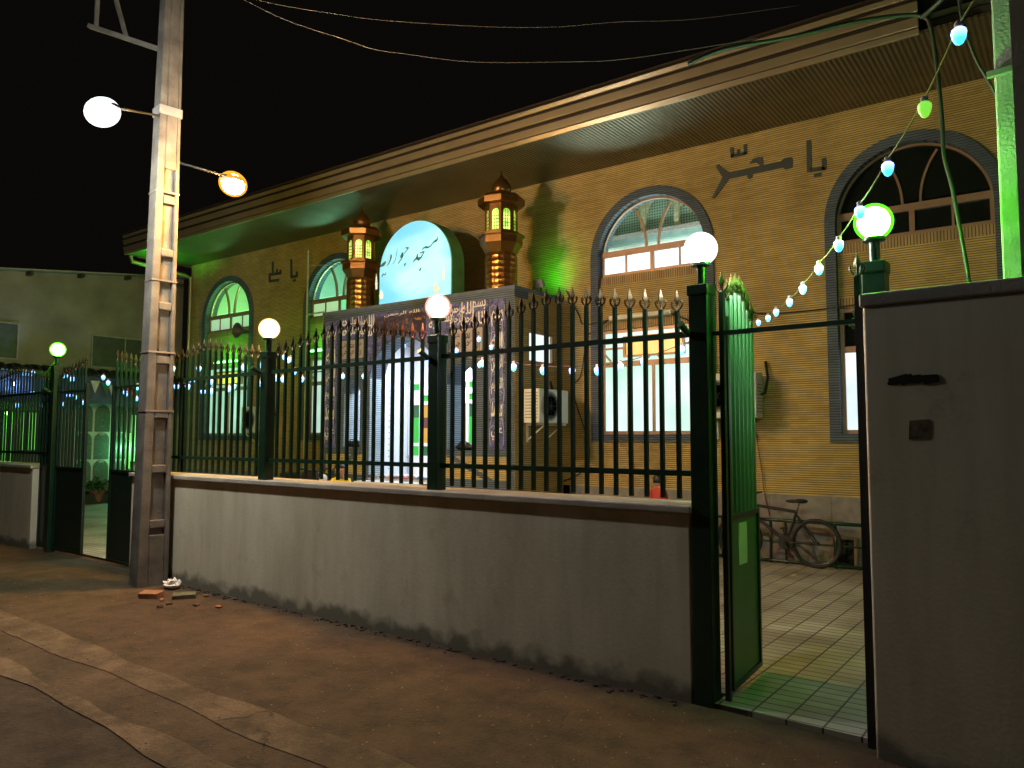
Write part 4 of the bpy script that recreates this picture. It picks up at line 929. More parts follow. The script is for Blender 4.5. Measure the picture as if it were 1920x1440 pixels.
for y0, y1, z0, z1 in ((6.2, 7.42, 3.44, 4.23), (9.12, 10.75, 3.40, 4.16)):
    w_ = MB().ab((NX+.001, y0, z0), (NX+.02, y1, z1)).build('window', simple('dusty_window', (.10, .115, .10), .35), nb)
    f = MB(); t = .03
    f.ab((NX+.0, y0-t, z0-t), (NX+.05, y0, z1+t)); f.ab((NX+.0, y1, z0-t), (NX+.05, y1+t, z1+t)); f.ab((NX, y0, z1), (NX+.05, y1, z1+t)); f.ab((NX, y0, z0-t), (NX+.05, y1, z0)); f.ab((NX+.021, (y0+y1)/2-.012, z0), (NX+.04, (y0+y1)/2+.012, z1))
    f.build('frame', fm, w_)
# lean-to canopy along its foot
cn = MB(); fb = simple('blue_cloth_awning', (.10, .13, .24), .8, var=.2, scale=3)
vs = []; fs = []
ny = 60
for i in range(ny+1):
    y = 4.9+(11.2-4.9)*i/ny; d = .03*sin(y*21)+.015*sin(y*47)
    for k, (x_, z_) in enumerate(((NX+.02, 3.26), (NX+.62+d, 3.05), (NX+.66+d, 2.42+.03*sin(y*5)))): vs.append(Vector((x_, y, z_)))
for i in range(ny):
    for k in range(2): a = i*3+k; fs.append((a, a+1, a+4, a+3))
o = MB().add(vs, fs).build('awning', fb, nb, smooth=True); so_ = o.modifiers.new('solid', 'SOLIDIFY'); so_.thickness = .012
aw = MB()
for k in range(70):
    y = 4.95+k*.09; aw.tube([(NX+.03, y, 3.285+.03*sin(k*1.7)), (NX+.30+.05*sin(k*2.3), y+.03, 3.24+.04*sin(k*3.1)), (NX+.6+.04*sin(k), y+.02, 3.12)], .035, 5)
aw.build('awning_roof_mat', simple('dark_thatch', (.03, .045, .03), .95), nb)
gm_ = emis('green_lit_room', (.06, .75, .03), .75); pm_ = M['greenmetal']
for y0, y1, z0, z1 in ((5.35, 6.55, 1.25, 2.20), (6.9, 7.44, .9, 2.2), (7.60, 8.24, 1.32, 2.2), (10.2, 10.7, 1.0, 2.2)):
    w_ = MB().ab((NX+.001, y0, z0), (NX+.012, y1, z1)).build('lattice_window', gm_, nb)
    f = MB(); k = y0
    while k < y1: f.ab((NX+.03, k, z0), (NX+.05, k+.028, z1)); k += .085
    f.ab((NX+.02, y0-.03, z0-.04), (NX+.06, y1+.03, z0)); f.ab((NX+.02, y0-.03, z1), (NX+.06, y1+.03, z1+.04)); f.build('lattice', pm_, w_)
lo_ = MB().ab((NX+.001, 4.9, .0), (NX+.03, 8.7, .85)).build('dark_wainscot', simple('dark_green_wainscot', (.02, .04, .035), .7), nb)
# arcaded memorial board
bd = thing('memorial_board', (NX+.1, 9.3, .3), 'tall pale board of arched panels lit white green beyond the far gate', 'board')
bm_ = simple('pale_board', (.55, .60, .55), .5, var=.08); gd_ = arabesque('marbled_panel', (.09, .14, .11), (.05, .08, .06), (.16, .22, .18), 16)
MB().ab((NX+.04, 8.72, .32), (NX+.10, 10.05, 2.42)).prism([(8.72, 2.421), (8.95, 2.52), (9.385, 2.56), (9.82, 2.52), (10.05, 2.421)], YZ(NX), .04, .10).build('backing', bm_, bd)
for r in range(3):
    for c_ in range(3):
        y0 = 8.80+c_*.42; z0 = .40+r*.68; z1 = z0+.48
        MB().prism([(y0, z0), (y0, z1)]+arc(y0+.18, z1, .18, 180, 0, 10)[1:-1]+[(y0+.36, z1), (y0+.36, z0)], lambda u, v, t: Vector((NX+t, u, v)), .101, .112).build('arched_panel', gd_, bd)
        MB().ab((NX+.101, y0+.12, z0-.085), (NX+.115, y0+.24, z0-.02)).build('portrait', simple('grey_photo', (.35, .36, .33), .5, var=.6, scale=40), bd)
for k, (y, c_) in enumerate(((8.9, (.7, .7, .66)), (9.15, (.06, .22, .10)), (9.32, (.6, .62, .58)), (9.75, (.62, .10, .09)), (9.9, (.1, .45, .42)))):
    z = 2.98-.04*k; p_ = thing('pennant', (NX+.72, y, z), ['white', 'dark green', 'pale', 'red', 'teal'][k]+' pennant hanging below the blue awning above the memorial board', 'pennant', 'pennants under the awning')
    MB().prism([(y-.11, z), (y+.11, z), (y+.02*(k % 2), z-.30)], YZ(NX+.72), 0, .006).build('cloth', simple('pennant_cloth', c_, .8), p_)
bed = thing('planter_bed', (NX+.5, 9.2, 0), 'low dark planting bed at the foot of the memorial board', 'planting bed')
MB().ab((NX+.05, 8.3, .031), (NX+.75, 10.1, .26)).build('bed_edge', simple('dark_bed', (.03, .035, .03), .9, bump=.4), bed)
def leaves(mb, c, rad, n, size, seed, sq=1.):
    r = random.Random(seed)
    for k in range(n):
        d = Vector((r.gauss(0, 1), r.gauss(0, 1), abs(r.gauss(0, .9)))).normalized(); p = Vector(c)+Vector((d.x*rad*r.uniform(.3, 1), d.y*rad*r.uniform(.3, 1), d.z*rad*sq*r.uniform(.2, 1)))
        u = Vector((r.gauss(0, 1), r.gauss(0, 1), r.gauss(0, .6))).normalized(); v = d.cross(u).normalized()*size*.35; u = (d+u*.6).normalized()*size
        mb.add([p, p+u*.5+v, p+u, p+u*.5-v], [(0, 1, 2, 3)])
lfm = simple('leaf_green', (.04, .11, .03), .5, var=.4, scale=20)
lv = MB()
for y in (8.5, 8.75, 9.5, 9.8): leaves(lv, (NX+.5, y, .25), .16, 60, .12, int(y*10))
lv.build('leaves', lfm, bed)
ptp = onZ(180, 944, .03)
pp = thing('potted_plant', ptp, 'dull red potted plant seen through the gap of the far gate', 'potted plant')
MB().lathe([(.13, 0), (.18, .28), (.20, .29), (.20, .33), (.17, .33), (.16, .28)], (0, 0, 0), 16).build('pot', simple('terracotta', (.22, .09, .07), .8), pp, loc=(0, 0, 0), smooth=40)
lv = MB(); leaves(lv, (0, 0, .33), .24, 90, .16, 4); lv.build('foliage', lfm, pp, loc=(0, 0, 0))
# LED flood under the awning
led = thing('awning_lamp', onX(27, 720, NX+.75), 'small blue white lamp hanging under the awning at far left', 'lamp')
MB().sphere((0, 0, 0), .035, 12).build('bulb', emis('blue_white_led', (.45, .8, 1), 18), led, loc=(0, 0, 0), smooth=True); MB().box((-.04, 0, .045), (.10, .05, .02)).build('socket', M['greyplastic'], led, loc=(0, 0, 0))
def plight(par, loc, e, col, size=.05, nm='lamp_light'):
    ld = bpy.data.lights.new(nm, 'POINT'); ld.energy = e; ld.color = col; ld.shadow_soft_size = size
    lo = bpy.data.objects.new(nm, ld); COL.objects.link(lo); lo.parent = par; lo.location = loc; return lo
plight(led, (.10, 0, 0), 22, (.35, .6, 1), .04)
gl_ = thing('green_lamp', onX(12, 775, NX+.3), 'small bright green lamp by the lattice at the left edge', 'lamp')
MB().sphere((0, 0, 0), .04, 12).build('bulb', emis('green_led', (.2, 1, .15), 14), gl_, loc=(0, 0, 0), smooth=True); MB().box((-.06, 0, 0), (.10, .03, .03)).build('socket', M['greyplastic'], gl_, loc=(0, 0, 0)); plight(gl_, (.10, 0, 0), 10, (.12, 1, .05), .04)
g2 = thing('green_tube_lamp', onX(243, 812, NX+.25), 'green tube lamp standing upright behind the right leaf of the far gate', 'lamp')
MB().tube([(0, 0, -.9), (0, 0, 0)], .02, 10).build('tube', emis('green_tube', (.10, .9, .05), 3), g2, loc=(0, 0, 0), smooth=True); MB().box((0, 0, .03), (.05, .05, .06)).build('socket', M['greyplastic'], g2, loc=(0, 0, 0)); plight(g2, (.15, 0, -.4), 22, (.25, 1, .45), .06)
# =================================================================== LIGHT FITTINGS ON THE FACADE
def tube_fitting(p0, p1, lab, mat, lit, n=1):
    a = Vector(p0); b = Vector(p1); t = thing('tube_light', (a+b)/2, lab, 'tube light'); L_ = (b-a).length/2
    MB().box((0, .05, .02), (2*L_, .05, .06)).build('fitting', M['whiteplastic'], t, loc=(0, 0, 0))
    if n == 1: MB().tube([(-L_+.03, 0, 0), (L_-.03, 0, 0)], .018, 10).build('tube', mat, t, loc=(0, 0, 0), smooth=True)
    return t
tf = tube_fitting((-5.74, D-.08, 3.42), (-4.72, D-.08, 3.42), 'unlit white tube fitting mounted above the window with the yellow pane', M['white'], False)
MB().tube([(-.51, .03, 0), (-.75, .06, -.12), (-.95, .07, -.22)], .012, 6).tube([(.51, .03, 0), (.72, .06, -.10), (.9, .07, -.20)], .012, 6).build('cable', M['cable'], tf, loc=(0, 0, 0), smooth=True)
gt = emis('green_lit_tube', (.16, 1, .22), 7)
a = onY(400, 681, D-.12); b = onY(447, 675, D-.12)
t1 = tube_fitting((a.x, D-.12, a.z), (b.x, D-.12, a.z), 'green lit tube light over the far left facade window', gt, True); plight(t1, (0, -.12, 0), 24, (.06, 1, .05), .08)
a = onY(590, 658, D-.12)
t2 = tube_fitting((a.x-.15, D-.12, a.z), (a.x+.35, D-.12, a.z), 'short green lit tube light beside the left end of the portico', gt, True); plight(t2, (0, -.12, 0), 14, (.06, 1, .12), .08)
# small floodlights: one throws green up beside the right minaret lantern, one at the far end greens the soffit
def flood(loc, lab, e, col, rot, body=M['greyplastic'], spread=1.9, soft=.05):
    t = thing('floodlight', loc, lab, 'floodlight')
    R = Matrix.Rotation(rot[1], 3, 'Z') @ Matrix.Rotation(rot[0], 3, 'X')
    MB().box((0, 0, 0), (.16, .05, .12), R).build('housing', body, t, loc=(0, 0, 0)); MB().box(R @ Vector((0, -.028, 0)), (.14, .004, .10), R).build('lens', emis('flood_lens', col, 3 if e else .0), t, loc=(0, 0, 0))
    MB().tube([R @ Vector((0, .025, 0)), Vector((0, .06, -.08)), Vector((0, .02, -.14))], .01, 6).build('bracket', M['black'], t, loc=(0, 0, 0))
    if e:
        ld = bpy.data.lights.new('flood_light', 'SPOT'); ld.energy = e; ld.color = col; ld.spot_size = spread; ld.spot_blend = 1; ld.shadow_soft_size = soft
        lo = bpy.data.objects.new('flood_light', ld); COL.objects.link(lo); lo.parent = t; d = R @ Vector((0, -1, 0)); lo.location = d*.05; lo.rotation_euler = d.to_track_quat('-Z', 'Y').to_euler()
    return t
flood((-6.72, D-.50, 4.02), 'small green floodlight on the portico roof edge shining up the brick wall', 22, (.05, 1, .02), (radians(-28), radians(176)), spread=1.75, soft=.16)
flood((-16.9, 9.25, 4.95), 'green floodlight at the far left end throwing light on the soffit', 130, (.05, 1, .03), (radians(-90), radians(0)), spread=2.5)
flood((-3.62, D-.12, 3.30), 'unlit grey floodlight on a bent bracket between the two right windows', 0, (1, 1, 1), (radians(20), radians(30)))
# loudspeaker horn
hp = onY(450, 620, D-.25)
hn = thing('horn_loudspeaker', (hp.x, D-.02, hp.z), 'round dark horn loudspeaker under the far left arched window', 'loudspeaker')
R = Matrix.Rotation(radians(90), 4, 'X'); m_ = MB().lathe([(.03, 0), (.045, .1), (.08, .2), (.17, .30), (.175, .31), (.16, .305), (.07, .2), (.03, .12)], (0, 0, 0), 24)
m_.v = [R @ v for v in m_.v]; m_.build('horn', simple('horn_grey', (.10, .085, .07), .5), hn, loc=(0, 0, 0), smooth=40)
m_ = MB().sphere((0, -.14, 0), .045, 14); m_.build('driver', M['greyplastic'], hn, loc=(0, 0, 0), smooth=True)
# air conditioners
def ac(loc, rz, lab, w=.78, h=.52, d=.28):
    t = thing('air_conditioner', loc, lab, 'air conditioner', 'outdoor air conditioner units', rotz=rz)
    c_ = MB().box((0, -d/2, h/2), (w, d, h)).build('casing', M['whiteplastic'], t, loc=(0, 0, 0), bevel=.015)
    fm = MB(); R = Matrix.Rotation(radians(90), 4, 'X')
    m = MB().lathe([(.205, 0), (.215, .008), (.215, .014), (.20, .014)], (0, 0, 0), 32); m.v = [R @ v + Vector((-.12, -d-.001, h/2)) for v in m.v]; m.build('fan_ring', M['greyplastic'], t, loc=(0, 0, 0))
    m = MB(); 
    for k in range(5): m.lathe([(.035+.036*k, .016), (.041+.036*k, .016), (.041+.036*k, .020), (.035+.036*k, .020)], (0, 0, 0), 32)
    for k in range(4): a = k*pi/4; m.box((0, 0, .022), (.40*1, .006, .004), Matrix.Rotation(a, 3, 'Z'))
    m.v = [R @ v + Vector((-.12, -d-.001, h/2)) for v in m.v]; m.build('fan_grille', M['black'], t, loc=(0, 0, 0))
    m = MB()
    for k in range(9): m.box((w/2+.001, -d/2, .08+k*.045), (.004, d*.8, .012)); m.box((-w/2-.001, -d/2, .08+k*.045), (.004, d*.8, .012))
    m.build('side_vents', M['greyplastic'], t, loc=(0, 0, 0))
    for s_ in (-1, 1):
        MB().box((s_*w*.3, -d/2+.02, -.018), (.03, d+.12, .03)).ab((s_*w*.3-.015, .03, -.28), (s_*w*.3+.015, .06, -.033)).tube([(s_*w*.3, .04, -.25), (s_*w*.3, -d+.02, -.03)], .012, 4).build('bracket', M['whiteplastic'], t, loc=(0, 0, 0))
    MB().tube([(w/2-.03, -.1, h*.5), (w/2+.05, -.08, h*.55), (w/2+.06, .02, h*.9), (w/2+.02, .06, h+.16)], .018, 8).build('pipe', M['cable'], t, loc=(0, 0, 0), smooth=True)
    return t
ac((PR+.07, 9.52, 1.83), radians(90), 'air conditioner on the right side wall of the portico, fan facing the courtyard', w=.78, h=.50)
ac((-3.80, D-.09, 1.88), 0, 'air conditioner on the amber wall behind the open gate leaf', w=.82, h=.60)
q = onY(478, 780, D-.2); ac((q.x+.15, D-.09, 1.72), 0, 'air conditioner between the two left windows, under the warm globe', w=.80, h=.56)
# white scaffold frame left of the portico
sfm = thing('pipe_frame', onY(572, 800, 9.9), 'thin white pipe frame standing at the turquoise lit window', 'pipe frame')
p0 = onY(570, 845, 9.9); p1 = onY(577, 470, 9.9); p2 = onY(574, 590, 9.9); p3 = onY(607, 588, 9.9); p4 = onY(604, 845, 9.9)
MB().tube([p0, (p0.x, p0.y, p1.z)], .018, 8).tube([(p0.x, 9.9, p2.z), (p3.x, 9.9, p2.z)], .018, 8).tube([(p3.x, 9.9, p2.z-.0), (p3.x, 9.9, p0.z)], .014, 8).tube([(p0.x, 9.9, p1.z-.3), (p3.x+.6, 9.9, p1.z-.45)], .006, 6).build('pipes', simple('white_pipe', (.5, .5, .46), .4), sfm)
sfm2 = MB().box((p0.x, 9.9, .02), (.14, .14, .02)).box((p3.x, 9.9, .02), (.14, .14, .02)).build('foot', M['greyplastic'], sfm)
MB().tube([(p0.x, 9.9, .03), (p0.x, 9.9, p0.z+.01)], .0175, 8).tube([(p3.x, 9.9, .03), (p3.x, 9.9, p0.z+.01)], .0135, 8).build('leg', simple('white_pipe', (.5, .5, .46), .4), sfm)
# plant + dark unit in the right window's top light
wr = WC[0]
MB().ab((wr-.86+.05, D+.112, 2.79), (wr+.81, D+.118, 3.21)).build('dark_pane', M['glassdark'], mosque)
sb = thing('planter_box', (wr-.45, D+.02, 3.0), 'little box of lit green leaves in the top light of the rightmost window', 'planter')
MB().ab((wr-.72, D+.03, 3.0), (wr+.2, D+.10, 3.05)).build('box', M['black'], sb)
lv = MB(); 
for k in range(7): leaves(lv, (wr-.65+k*.12, D+.05, 3.04), .07, 26, .06, k+40)
lv.build('leaves', simple('bright_leaf', (.12, .34, .05), .5, var=.4, scale=20), sb)
# =================================================================== CABLES AND WIRES
def wire(name, pts, r, lab, cat, mat, n=6, loc=None):
    pts = [Vector(p) for p in pts]
    # Catmull-Rom through the points
    out = []
    for i in range(len(pts)-1):
        a = pts[max(i-1, 0)]; b = pts[i]; c_ = pts[i+1]; d = pts[min(i+2, len(pts)-1)]
        for k in range(8):
            t = k/8; out.append(.5*((2*b)+(c_-a)*t+(2*a-5*b+4*c_-d)*t*t+(3*b-a-3*c_+d)*t**3))
    out.append(pts[-1]); o = MB().tube(out, r, n).build(name, mat, smooth=True); tag(o, lab, cat); return o
def lerp_px(lst, d0, d1):
    n = len(lst)-1; return [onD(x_, y_, d0+(d1-d0)*i/n) for i, (x_, y_) in enumerate(lst)]
wire('overhead_wire', lerp_px([(400, -30), (500, 4), (640, 28), (720, 38), (850, 47), (950, 51), (1050, 50), (1160, 41), (1300, 36), (1500, 10)], 9, 9), .0034, 'upper thin wire crossing the black sky', 'overhead wire', M['wire'])
wire('overhead_wire', lerp_px([(420, -20), (530, 35), (640, 72), (700, 92), (760, 101), (850, 113), (920, 117), (1050, 116), (1160, 112), (1300, 92), (1420, 72)], 8.5, 7.5), .0034, 'lower sagging wire crossing the black sky above the eaves', 'overhead wire', M['wire'])
wire('thick_cable', lerp_px([(1290, 120), (1360, 92), (1480, 70), (1600, 42), (1680, 30), (1728, 30), (1745, 50), (1757, 130), (1766, 220), (1770, 290), (1785, 350), (1800, 430), (1815, 515), (1816, 528)], 5.2, 4.6), .014, 'thick black cable dropping from the junction to the top of the tall wall', 'cable', M['cable'])
wire('thick_cable', lerp_px([(1728, 32), (1750, 14), (1790, -25)], 4.9, 4.6), .014, 'short black cable rising right from the junction at the eaves corner', 'cable', M['cable'])
wire('thick_cable', lerp_px([(1797, -20), (1805, 40), (1830, 110), (1850, 145), (1875, 190), (1895, 230), (1900, 290), (1912, 345), (1930, 420)], 4.4, 4.2), .011, 'black cable snaking down in front of the green lit pole', 'cable', M['cable'])
wire('thin_cable', lerp_px([(1860, 10), (1872, 45), (1885, 80), (1901, 112)], 4.7, 4.7), .004, 'hair thin cable on the face of the green lit pole', 'cable', M['cable'])
wire('facade_cable', [onY(x_, y_, D-.03) for x_, y_ in ((1062, 545), (1085, 590), (1095, 608), (1140, 600), (1160, 590))], .010, 'black cable looping off the portico corner to the tube fitting', 'cable', M['cable'])
wire('facade_cable', [onY(x_, y_, D-.03) for x_, y_ in ((1405, 585), (1430, 588), (1480, 586), (1540, 580), (1600, 572), (1680, 560))], .010, 'black cable strung across the amber wall above the gate lintel', 'cable', M['cable'])
wire('facade_cable', [onY(x_, y_, D-.03) for x_, y_ in ((1100, 620), (1090, 700), (1075, 735), (1105, 840), (1090, 885), (1050, 905), (1010, 925))], .008, 'thin cable hanging down the wall between portico and bright window', 'cable', M['cable'])
wire('facade_cable', [onY(x_, y_, D-.03) for x_, y_ in ((1418, 815), (1428, 880), (1434, 930), (1443, 965))], .006, 'reddish thin cable under the air conditioner behind the gate leaf', 'cable', simple('red_cable', (.15, .04, .02), .6))
# leaning pole beyond the tall wall, dark pier at the frame edge
lp = onY(1892, 520, 5.0)
lpt = thing('utility_pole', (lp.x+.03, 5.0, 0), 'leaning concrete pole washed green behind the tall wall', 'utility pole')
top = onY(1884, 0, 5.0); tp_ = Vector((top.x-lp.x-.02, 0, top.z)); tp_ *= 1.25
mb = MB(); vs = []
for z, c_, h in ((-.05, Vector((.03, 0, 0)), .085), (1, tp_, .075)):
    zz = -.05 if z < 0 else tp_.z
    for sx, sy in ((-1, -1), (1, -1), (1, 1), (-1, 1)): vs.append(Vector((c_.x+sx*h, c_.y+sy*h, zz)))
mb.add(vs, [(3, 2, 1, 0), (4, 5, 6, 7), (0, 1, 5, 4), (1, 2, 6, 5), (2, 3, 7, 6), (3, 0, 4, 7)]); mb.build('concrete_shaft', simple('pale_concrete', (.42, .42, .38), .85, var=.25, scale=5, bump=.4), lpt, loc=(0, 0, 0), bevel=.01)
ar_ = onY(1850, 142, 4.9); ar2 = onY(1903, 127, 4.9); MB().tube([ar_, ar2], .022, 4).build('cross_arm', M['greyplastic'], lpt)
pc = onY(1932, 300, 4.30); pr_ = thing('wall_pier', (pc.x, 4.42, 2.36), 'dark pier rising from the tall wall at the right edge of the photo', 'pier')
MB().ab((pc.x-.055, 4.30, 2.361), (pc.x+.35, 4.54, 4.6)).build('pier_body', M['plaster'], pr_); MB().ab((pc.x-.075, 4.28, 4.601), (pc.x+.37, 4.56, 4.66)).build('pier_cap', M['coping'], pr_)
# =================================================================== STRINGS OF BULBS
bulbm = None
def bulbmat():
    m, nt, b = newmat('blue_white_bulb'); tc = N(nt, 'ShaderNodeTexCoord'); sp = N(nt, 'ShaderNodeSeparateXYZ'); L(nt, tc.outputs['Object'], sp.inputs[0])
    mr = N(nt, 'ShaderNodeMapRange'); L(nt, sp.outputs['Z'], mr.inputs[0]); mr.inputs['From Min'].default_value = -.07; mr.inputs['From Max'].default_value = -.02
    L(nt, ramp(nt, mr.outputs[0], (.03, .42, .95), (.32, .38, 1)), b.inputs['Emission Color']); b.inputs['Emission Strength'].default_value = 3.6; return m
BM_ = bulbmat(); b_proto = None; c_proto = None
GB = emis('green_bulb', (.25, .9, .05), .9)
def bulb(parent, p, mat=None, s=1.0):
    global b_proto, c_proto
    inv = WM[parent.name].inverted(); loc = inv @ Vector(p)
    if b_proto is None:
        b_proto = MB().lathe([(.016, -.016), (.028, -.026), (.031, -.038), (.027, -.062), (.016, -.084), (.003, -.092)], (0, 0, 0), 14).build('bulb', BM_, parent, loc=loc, smooth=60)
        c_proto = MB().lathe([(.010, .012), (.016, .006), (.017, -.019)], (0, 0, 0), 10).build('socket', M['whiteplastic'], b_proto, loc=(0, 0, 0), smooth=50)
        b = b_proto
    else:
        b = dupe(b_proto, parent, loc=loc); dupe(c_proto, b, loc=(0, 0, 0))
    b.scale = (s*.88,)*3
    if mat:
        b.data = b.data.copy(); b.data.materials[0] = mat
    return b
def string(lst, lab, r=.0035, every=None, mats={}, scale=1.0, wmat=None):
    """lst: (point, has_bulb)"""
    pts = [Vector(p) for p, _ in lst]
    t = thing('light_string', pts[0], lab, 'string lights', 'strings of blue white bulbs')
    out = []
    for i in range(len(pts)-1):
        for k in range(5):
            f = k/5; p = pts[i].lerp(pts[i+1], f); p.z -= .06*(pts[i+1]-pts[i]).length*4*f*(1-f)*.5; out.append(p)
    out.append(pts[-1]); MB().tube(out, r, 5).build('wire', wmat or M['wire'], t, smooth=True)
    for i, (p, has) in enumerate(lst):
        if has: bulb(t, p, mats.get(i), scale)
    return t
A = [(1850, -40, 2.7, 0), (1797, 45, 2.85, 1), (1733, 185, 3.15, 1), (1664, 298, 3.5, 1), (1612, 382, 3.9, 1), (1572, 446, 4.3, 1), (1535, 492, 4.8, 1), (1505, 531, 5.4, 1), (1480, 557, 6.2, 1), (1455, 577, 7.1, 1), (1440, 589, 8.0, 1), (1422, 598, 8.9, 1), (1403, 596, 9.6, 0)]
string([(onD(x_, y_, d), h) for x_, y_, d, h in A], 'bulb string running from upper right down past the green globe to the wall', mats={2: GB}, wmat=simple('yellow_green_wire', (.35, .45, .08), .5))
B = [(1312, 628, 5.2, 0), (1277, 645, 5.6, 1), (1207, 668, 5.9, 1), (1163, 678, 6.0, 1), (1120, 685, 6.1, 1), (1073, 686, 6.2, 1), (1018, 685, 6.4, 1), (963, 679, 6.6, 1), (905, 672, 7.0, 1), (862, 662, 7.6, 0), (818, 640, 6.4, 0)]
string([(onD(x_, y_, d), h) for x_, y_, d, h in B], 'sagging bulb string behind the near fence panel, left of the gate post')
C_ = [(933, 590, 10.6, 0), (932, 602, 10.6, 1), (931, 625, 10.4, 1), (921, 645, 10.2, 1), (911, 664, 10.0, 1), (899, 678, 9.8, 1), (898, 630, 10.0, 1), (856, 652, 9.9, 1), (803, 668, 9.8, 1), (757, 643, 10.2, 1), (752, 640, 10.4, 0)]
string([(onD(x_, y_, d), h) for x_, y_, d, h in C_], 'bulb string looping over the front of the portico beside its right pilaster')
D_ = [(300, 640, 10.5, 0), (324, 684, 10.5, 1), (331, 718, 10.5, 1), (352, 718, 10.6, 1), (361, 706, 10.7, 1), (373, 684, 10.6, 1), (381, 728, 10.8, 1), (395, 708, 10.8, 1), (396, 726, 10.9, 1), (429, 722, 11, 1), (438, 718, 11, 1), (457, 682, 11, 1), (487, 678, 11, 1), (488, 712, 11, 1), (512, 710, 11, 1), (518, 702, 11, 1), (531, 704, 11, 1), (552, 690, 11, 1), (566, 704, 11, 1), (620, 690, 11.2, 0)]
string([(onD(x_, y_, d), h) for x_, y_, d, h in D_], 'tangle of bulbs strung low between the utility pole and the warm globe post', scale=1.25)
D2 = [(488, 600, 11.5, 0), (533, 664, 11.6, 1), (541, 670, 11.6, 1), (545, 668, 11.7, 1), (600, 720, 11.8, 0), (643, 700, 11.8, 1), (682, 700, 11.6, 1), (700, 668, 11.4, 0)]
string([(onD(x_, y_, d), h) for x_, y_, d, h in D2], 'short bulb string hanging between warm globe post and portico', scale=1.1)
E_ = [(-30, 690, 14, 0), (45, 694, 14, 1), (50, 694, 14, 1), (57, 696, 14, 1), (62, 694, 14, 1), (118, 700, 14, 1), (124, 699, 14, 1), (131, 705, 14, 1), (137, 705, 14, 1), (194, 702, 13.5, 1), (203, 712, 13.3, 1), (235, 730, 13, 1), (258, 720, 12.5, 1), (262, 742, 12.5, 1), (280, 690, 12, 0)]
string([(onD(x_, y_, d), h) for x_, y_, d, h in E_], 'bulb string along the awning above the far gate', scale=1.25)
F_ = [(-20, 770, 14, 0), (30, 755, 14, 1), (36, 755, 14, 1), (61, 732, 14, 1), (66, 732, 14, 1), (78, 756, 14, 1), (120, 753, 14, 1), (128, 737, 14, 1), (134, 737, 14, 1), (142, 740, 14, 1), (155, 750, 14, 1), (160, 748, 14, 1), (215, 745, 13.5, 0), (236, 735, 13, 1), (256, 742, 12.7, 1), (285, 700, 12.3, 0)]
string([(onD(x_, y_, d), h) for x_, y_, d, h in F_], 'lower zigzag bulb string across the far gate opening', scale=1.1)
# =================================================================== RAILING AND BICYCLE
rl = thing('railing', (-2.8, 10.0, 0), 'low dark green pipe railing along the foot of the mosque wall', 'railing')
z0 = .57; RR = MB()
MB().tube([(-4.6, 10.0, z0), (-1.2, 10.0, z0)], .022, 10).build('top_rail', GM, rl, smooth=True); MB().tube([(-4.6, 10, .06), (-1.2, 10, .06)], .02, 10).build('bottom_rail', GM, rl, smooth=True); MB().tube([(-4.6, 10, .30), (-1.2, 10, .30)], .012, 8).build('middle_rail', GM, rl, smooth=True)
for x_ in (-4.5, -3.9, -3.26, -3.07, -2.47, -1.9, -1.3): MB().tube([(x_, 10, .03), (x_, 10, z0)], .018, 8).build('baluster', GM, rl, smooth=True)
bk = thing('bicycle', (-2.98, 9.86, .03), 'dark mountain bicycle leaning on the green railing inside the gate', 'bicycle')
WR = .30
def wheel(x_):
    rim = MB(); ty = MB(); pts = [(x_+(WR-.02)*cos(2*pi*k/32), 9.86, .03+WR+(WR-.02)*sin(2*pi*k/32)) for k in range(33)]
    ty.tube(pts, .022, 8, False); o = ty.build('tyre', M['black'], bk, smooth=True)
    rim.tube([(x_+(WR-.045)*cos(2*pi*k/32), 9.86, .03+WR+(WR-.045)*sin(2*pi*k/32)) for k in range(33)], .008, 6, False)
    for k in range(18): a = 2*pi*k/18; rim.tube([(x_+.02*cos(a+.6), 9.86+(.02 if k % 2 else -.02), .03+WR+.02*sin(a+.6)), (x_+(WR-.045)*cos(a), 9.86, .03+WR+(WR-.045)*sin(a))], .0016, 4)
    rim.tube([(x_, 9.81, .03+WR), (x_, 9.91, .03+WR)], .022, 10); rim.build('rim_and_spokes', simple('dull_steel', (.10, .09, .085), .4, .7), o, smooth=40)
wheel(-2.66); wheel(-3.62)
FM = simple('black_bike_frame', (.03, .025, .025), .35, .3); bb = Vector((-3.02, 9.86, .32)); st = Vector((-2.89, 9.86, .70)); hd = Vector((-3.43, 9.86, .76)); hb = Vector((-3.46, 9.86, .66)); rx = Vector((-2.66, 9.86, .33)); fx = Vector((-3.62, 9.86, .33))
MB().tube([bb, st], .017, 10).tube([st, hd], .02, 10).tube([bb, hb], .022, 10).tube([hb+Vector((.02, 0, -.06)), hd+Vector((.0, 0, .05))], .02, 10).tube([bb+Vector((0, .03, 0)), rx+Vector((0, .05, 0))], .01, 8).tube([bb-Vector((0, .03, 0)), rx-Vector((0, .05, 0))], .01, 8).tube([st+Vector((0, .02, -.04)), rx+Vector((0, .05, 0))], .009, 8).tube([st+Vector((0, -.02, -.04)), rx-Vector((0, .05, 0))], .009, 8).build('frame', FM, bk, smooth=50)
MB().tube([hb+Vector((-.005, .05, -.03)), fx+Vector((0, .05, 0))], .012, 8).tube([hb+Vector((-.005, -.05, -.03)), fx+Vector((0, -.05, 0))], .012, 8).tube([hb+Vector((0, -.055, -.03)), hb+Vector((0, .055, -.03))], .016, 8).build('fork', FM, bk, smooth=50)
MB().tube([st, st+Vector((.03, 0, .10))], .012, 8).build('seat_post', M['wire'], bk, smooth=True)
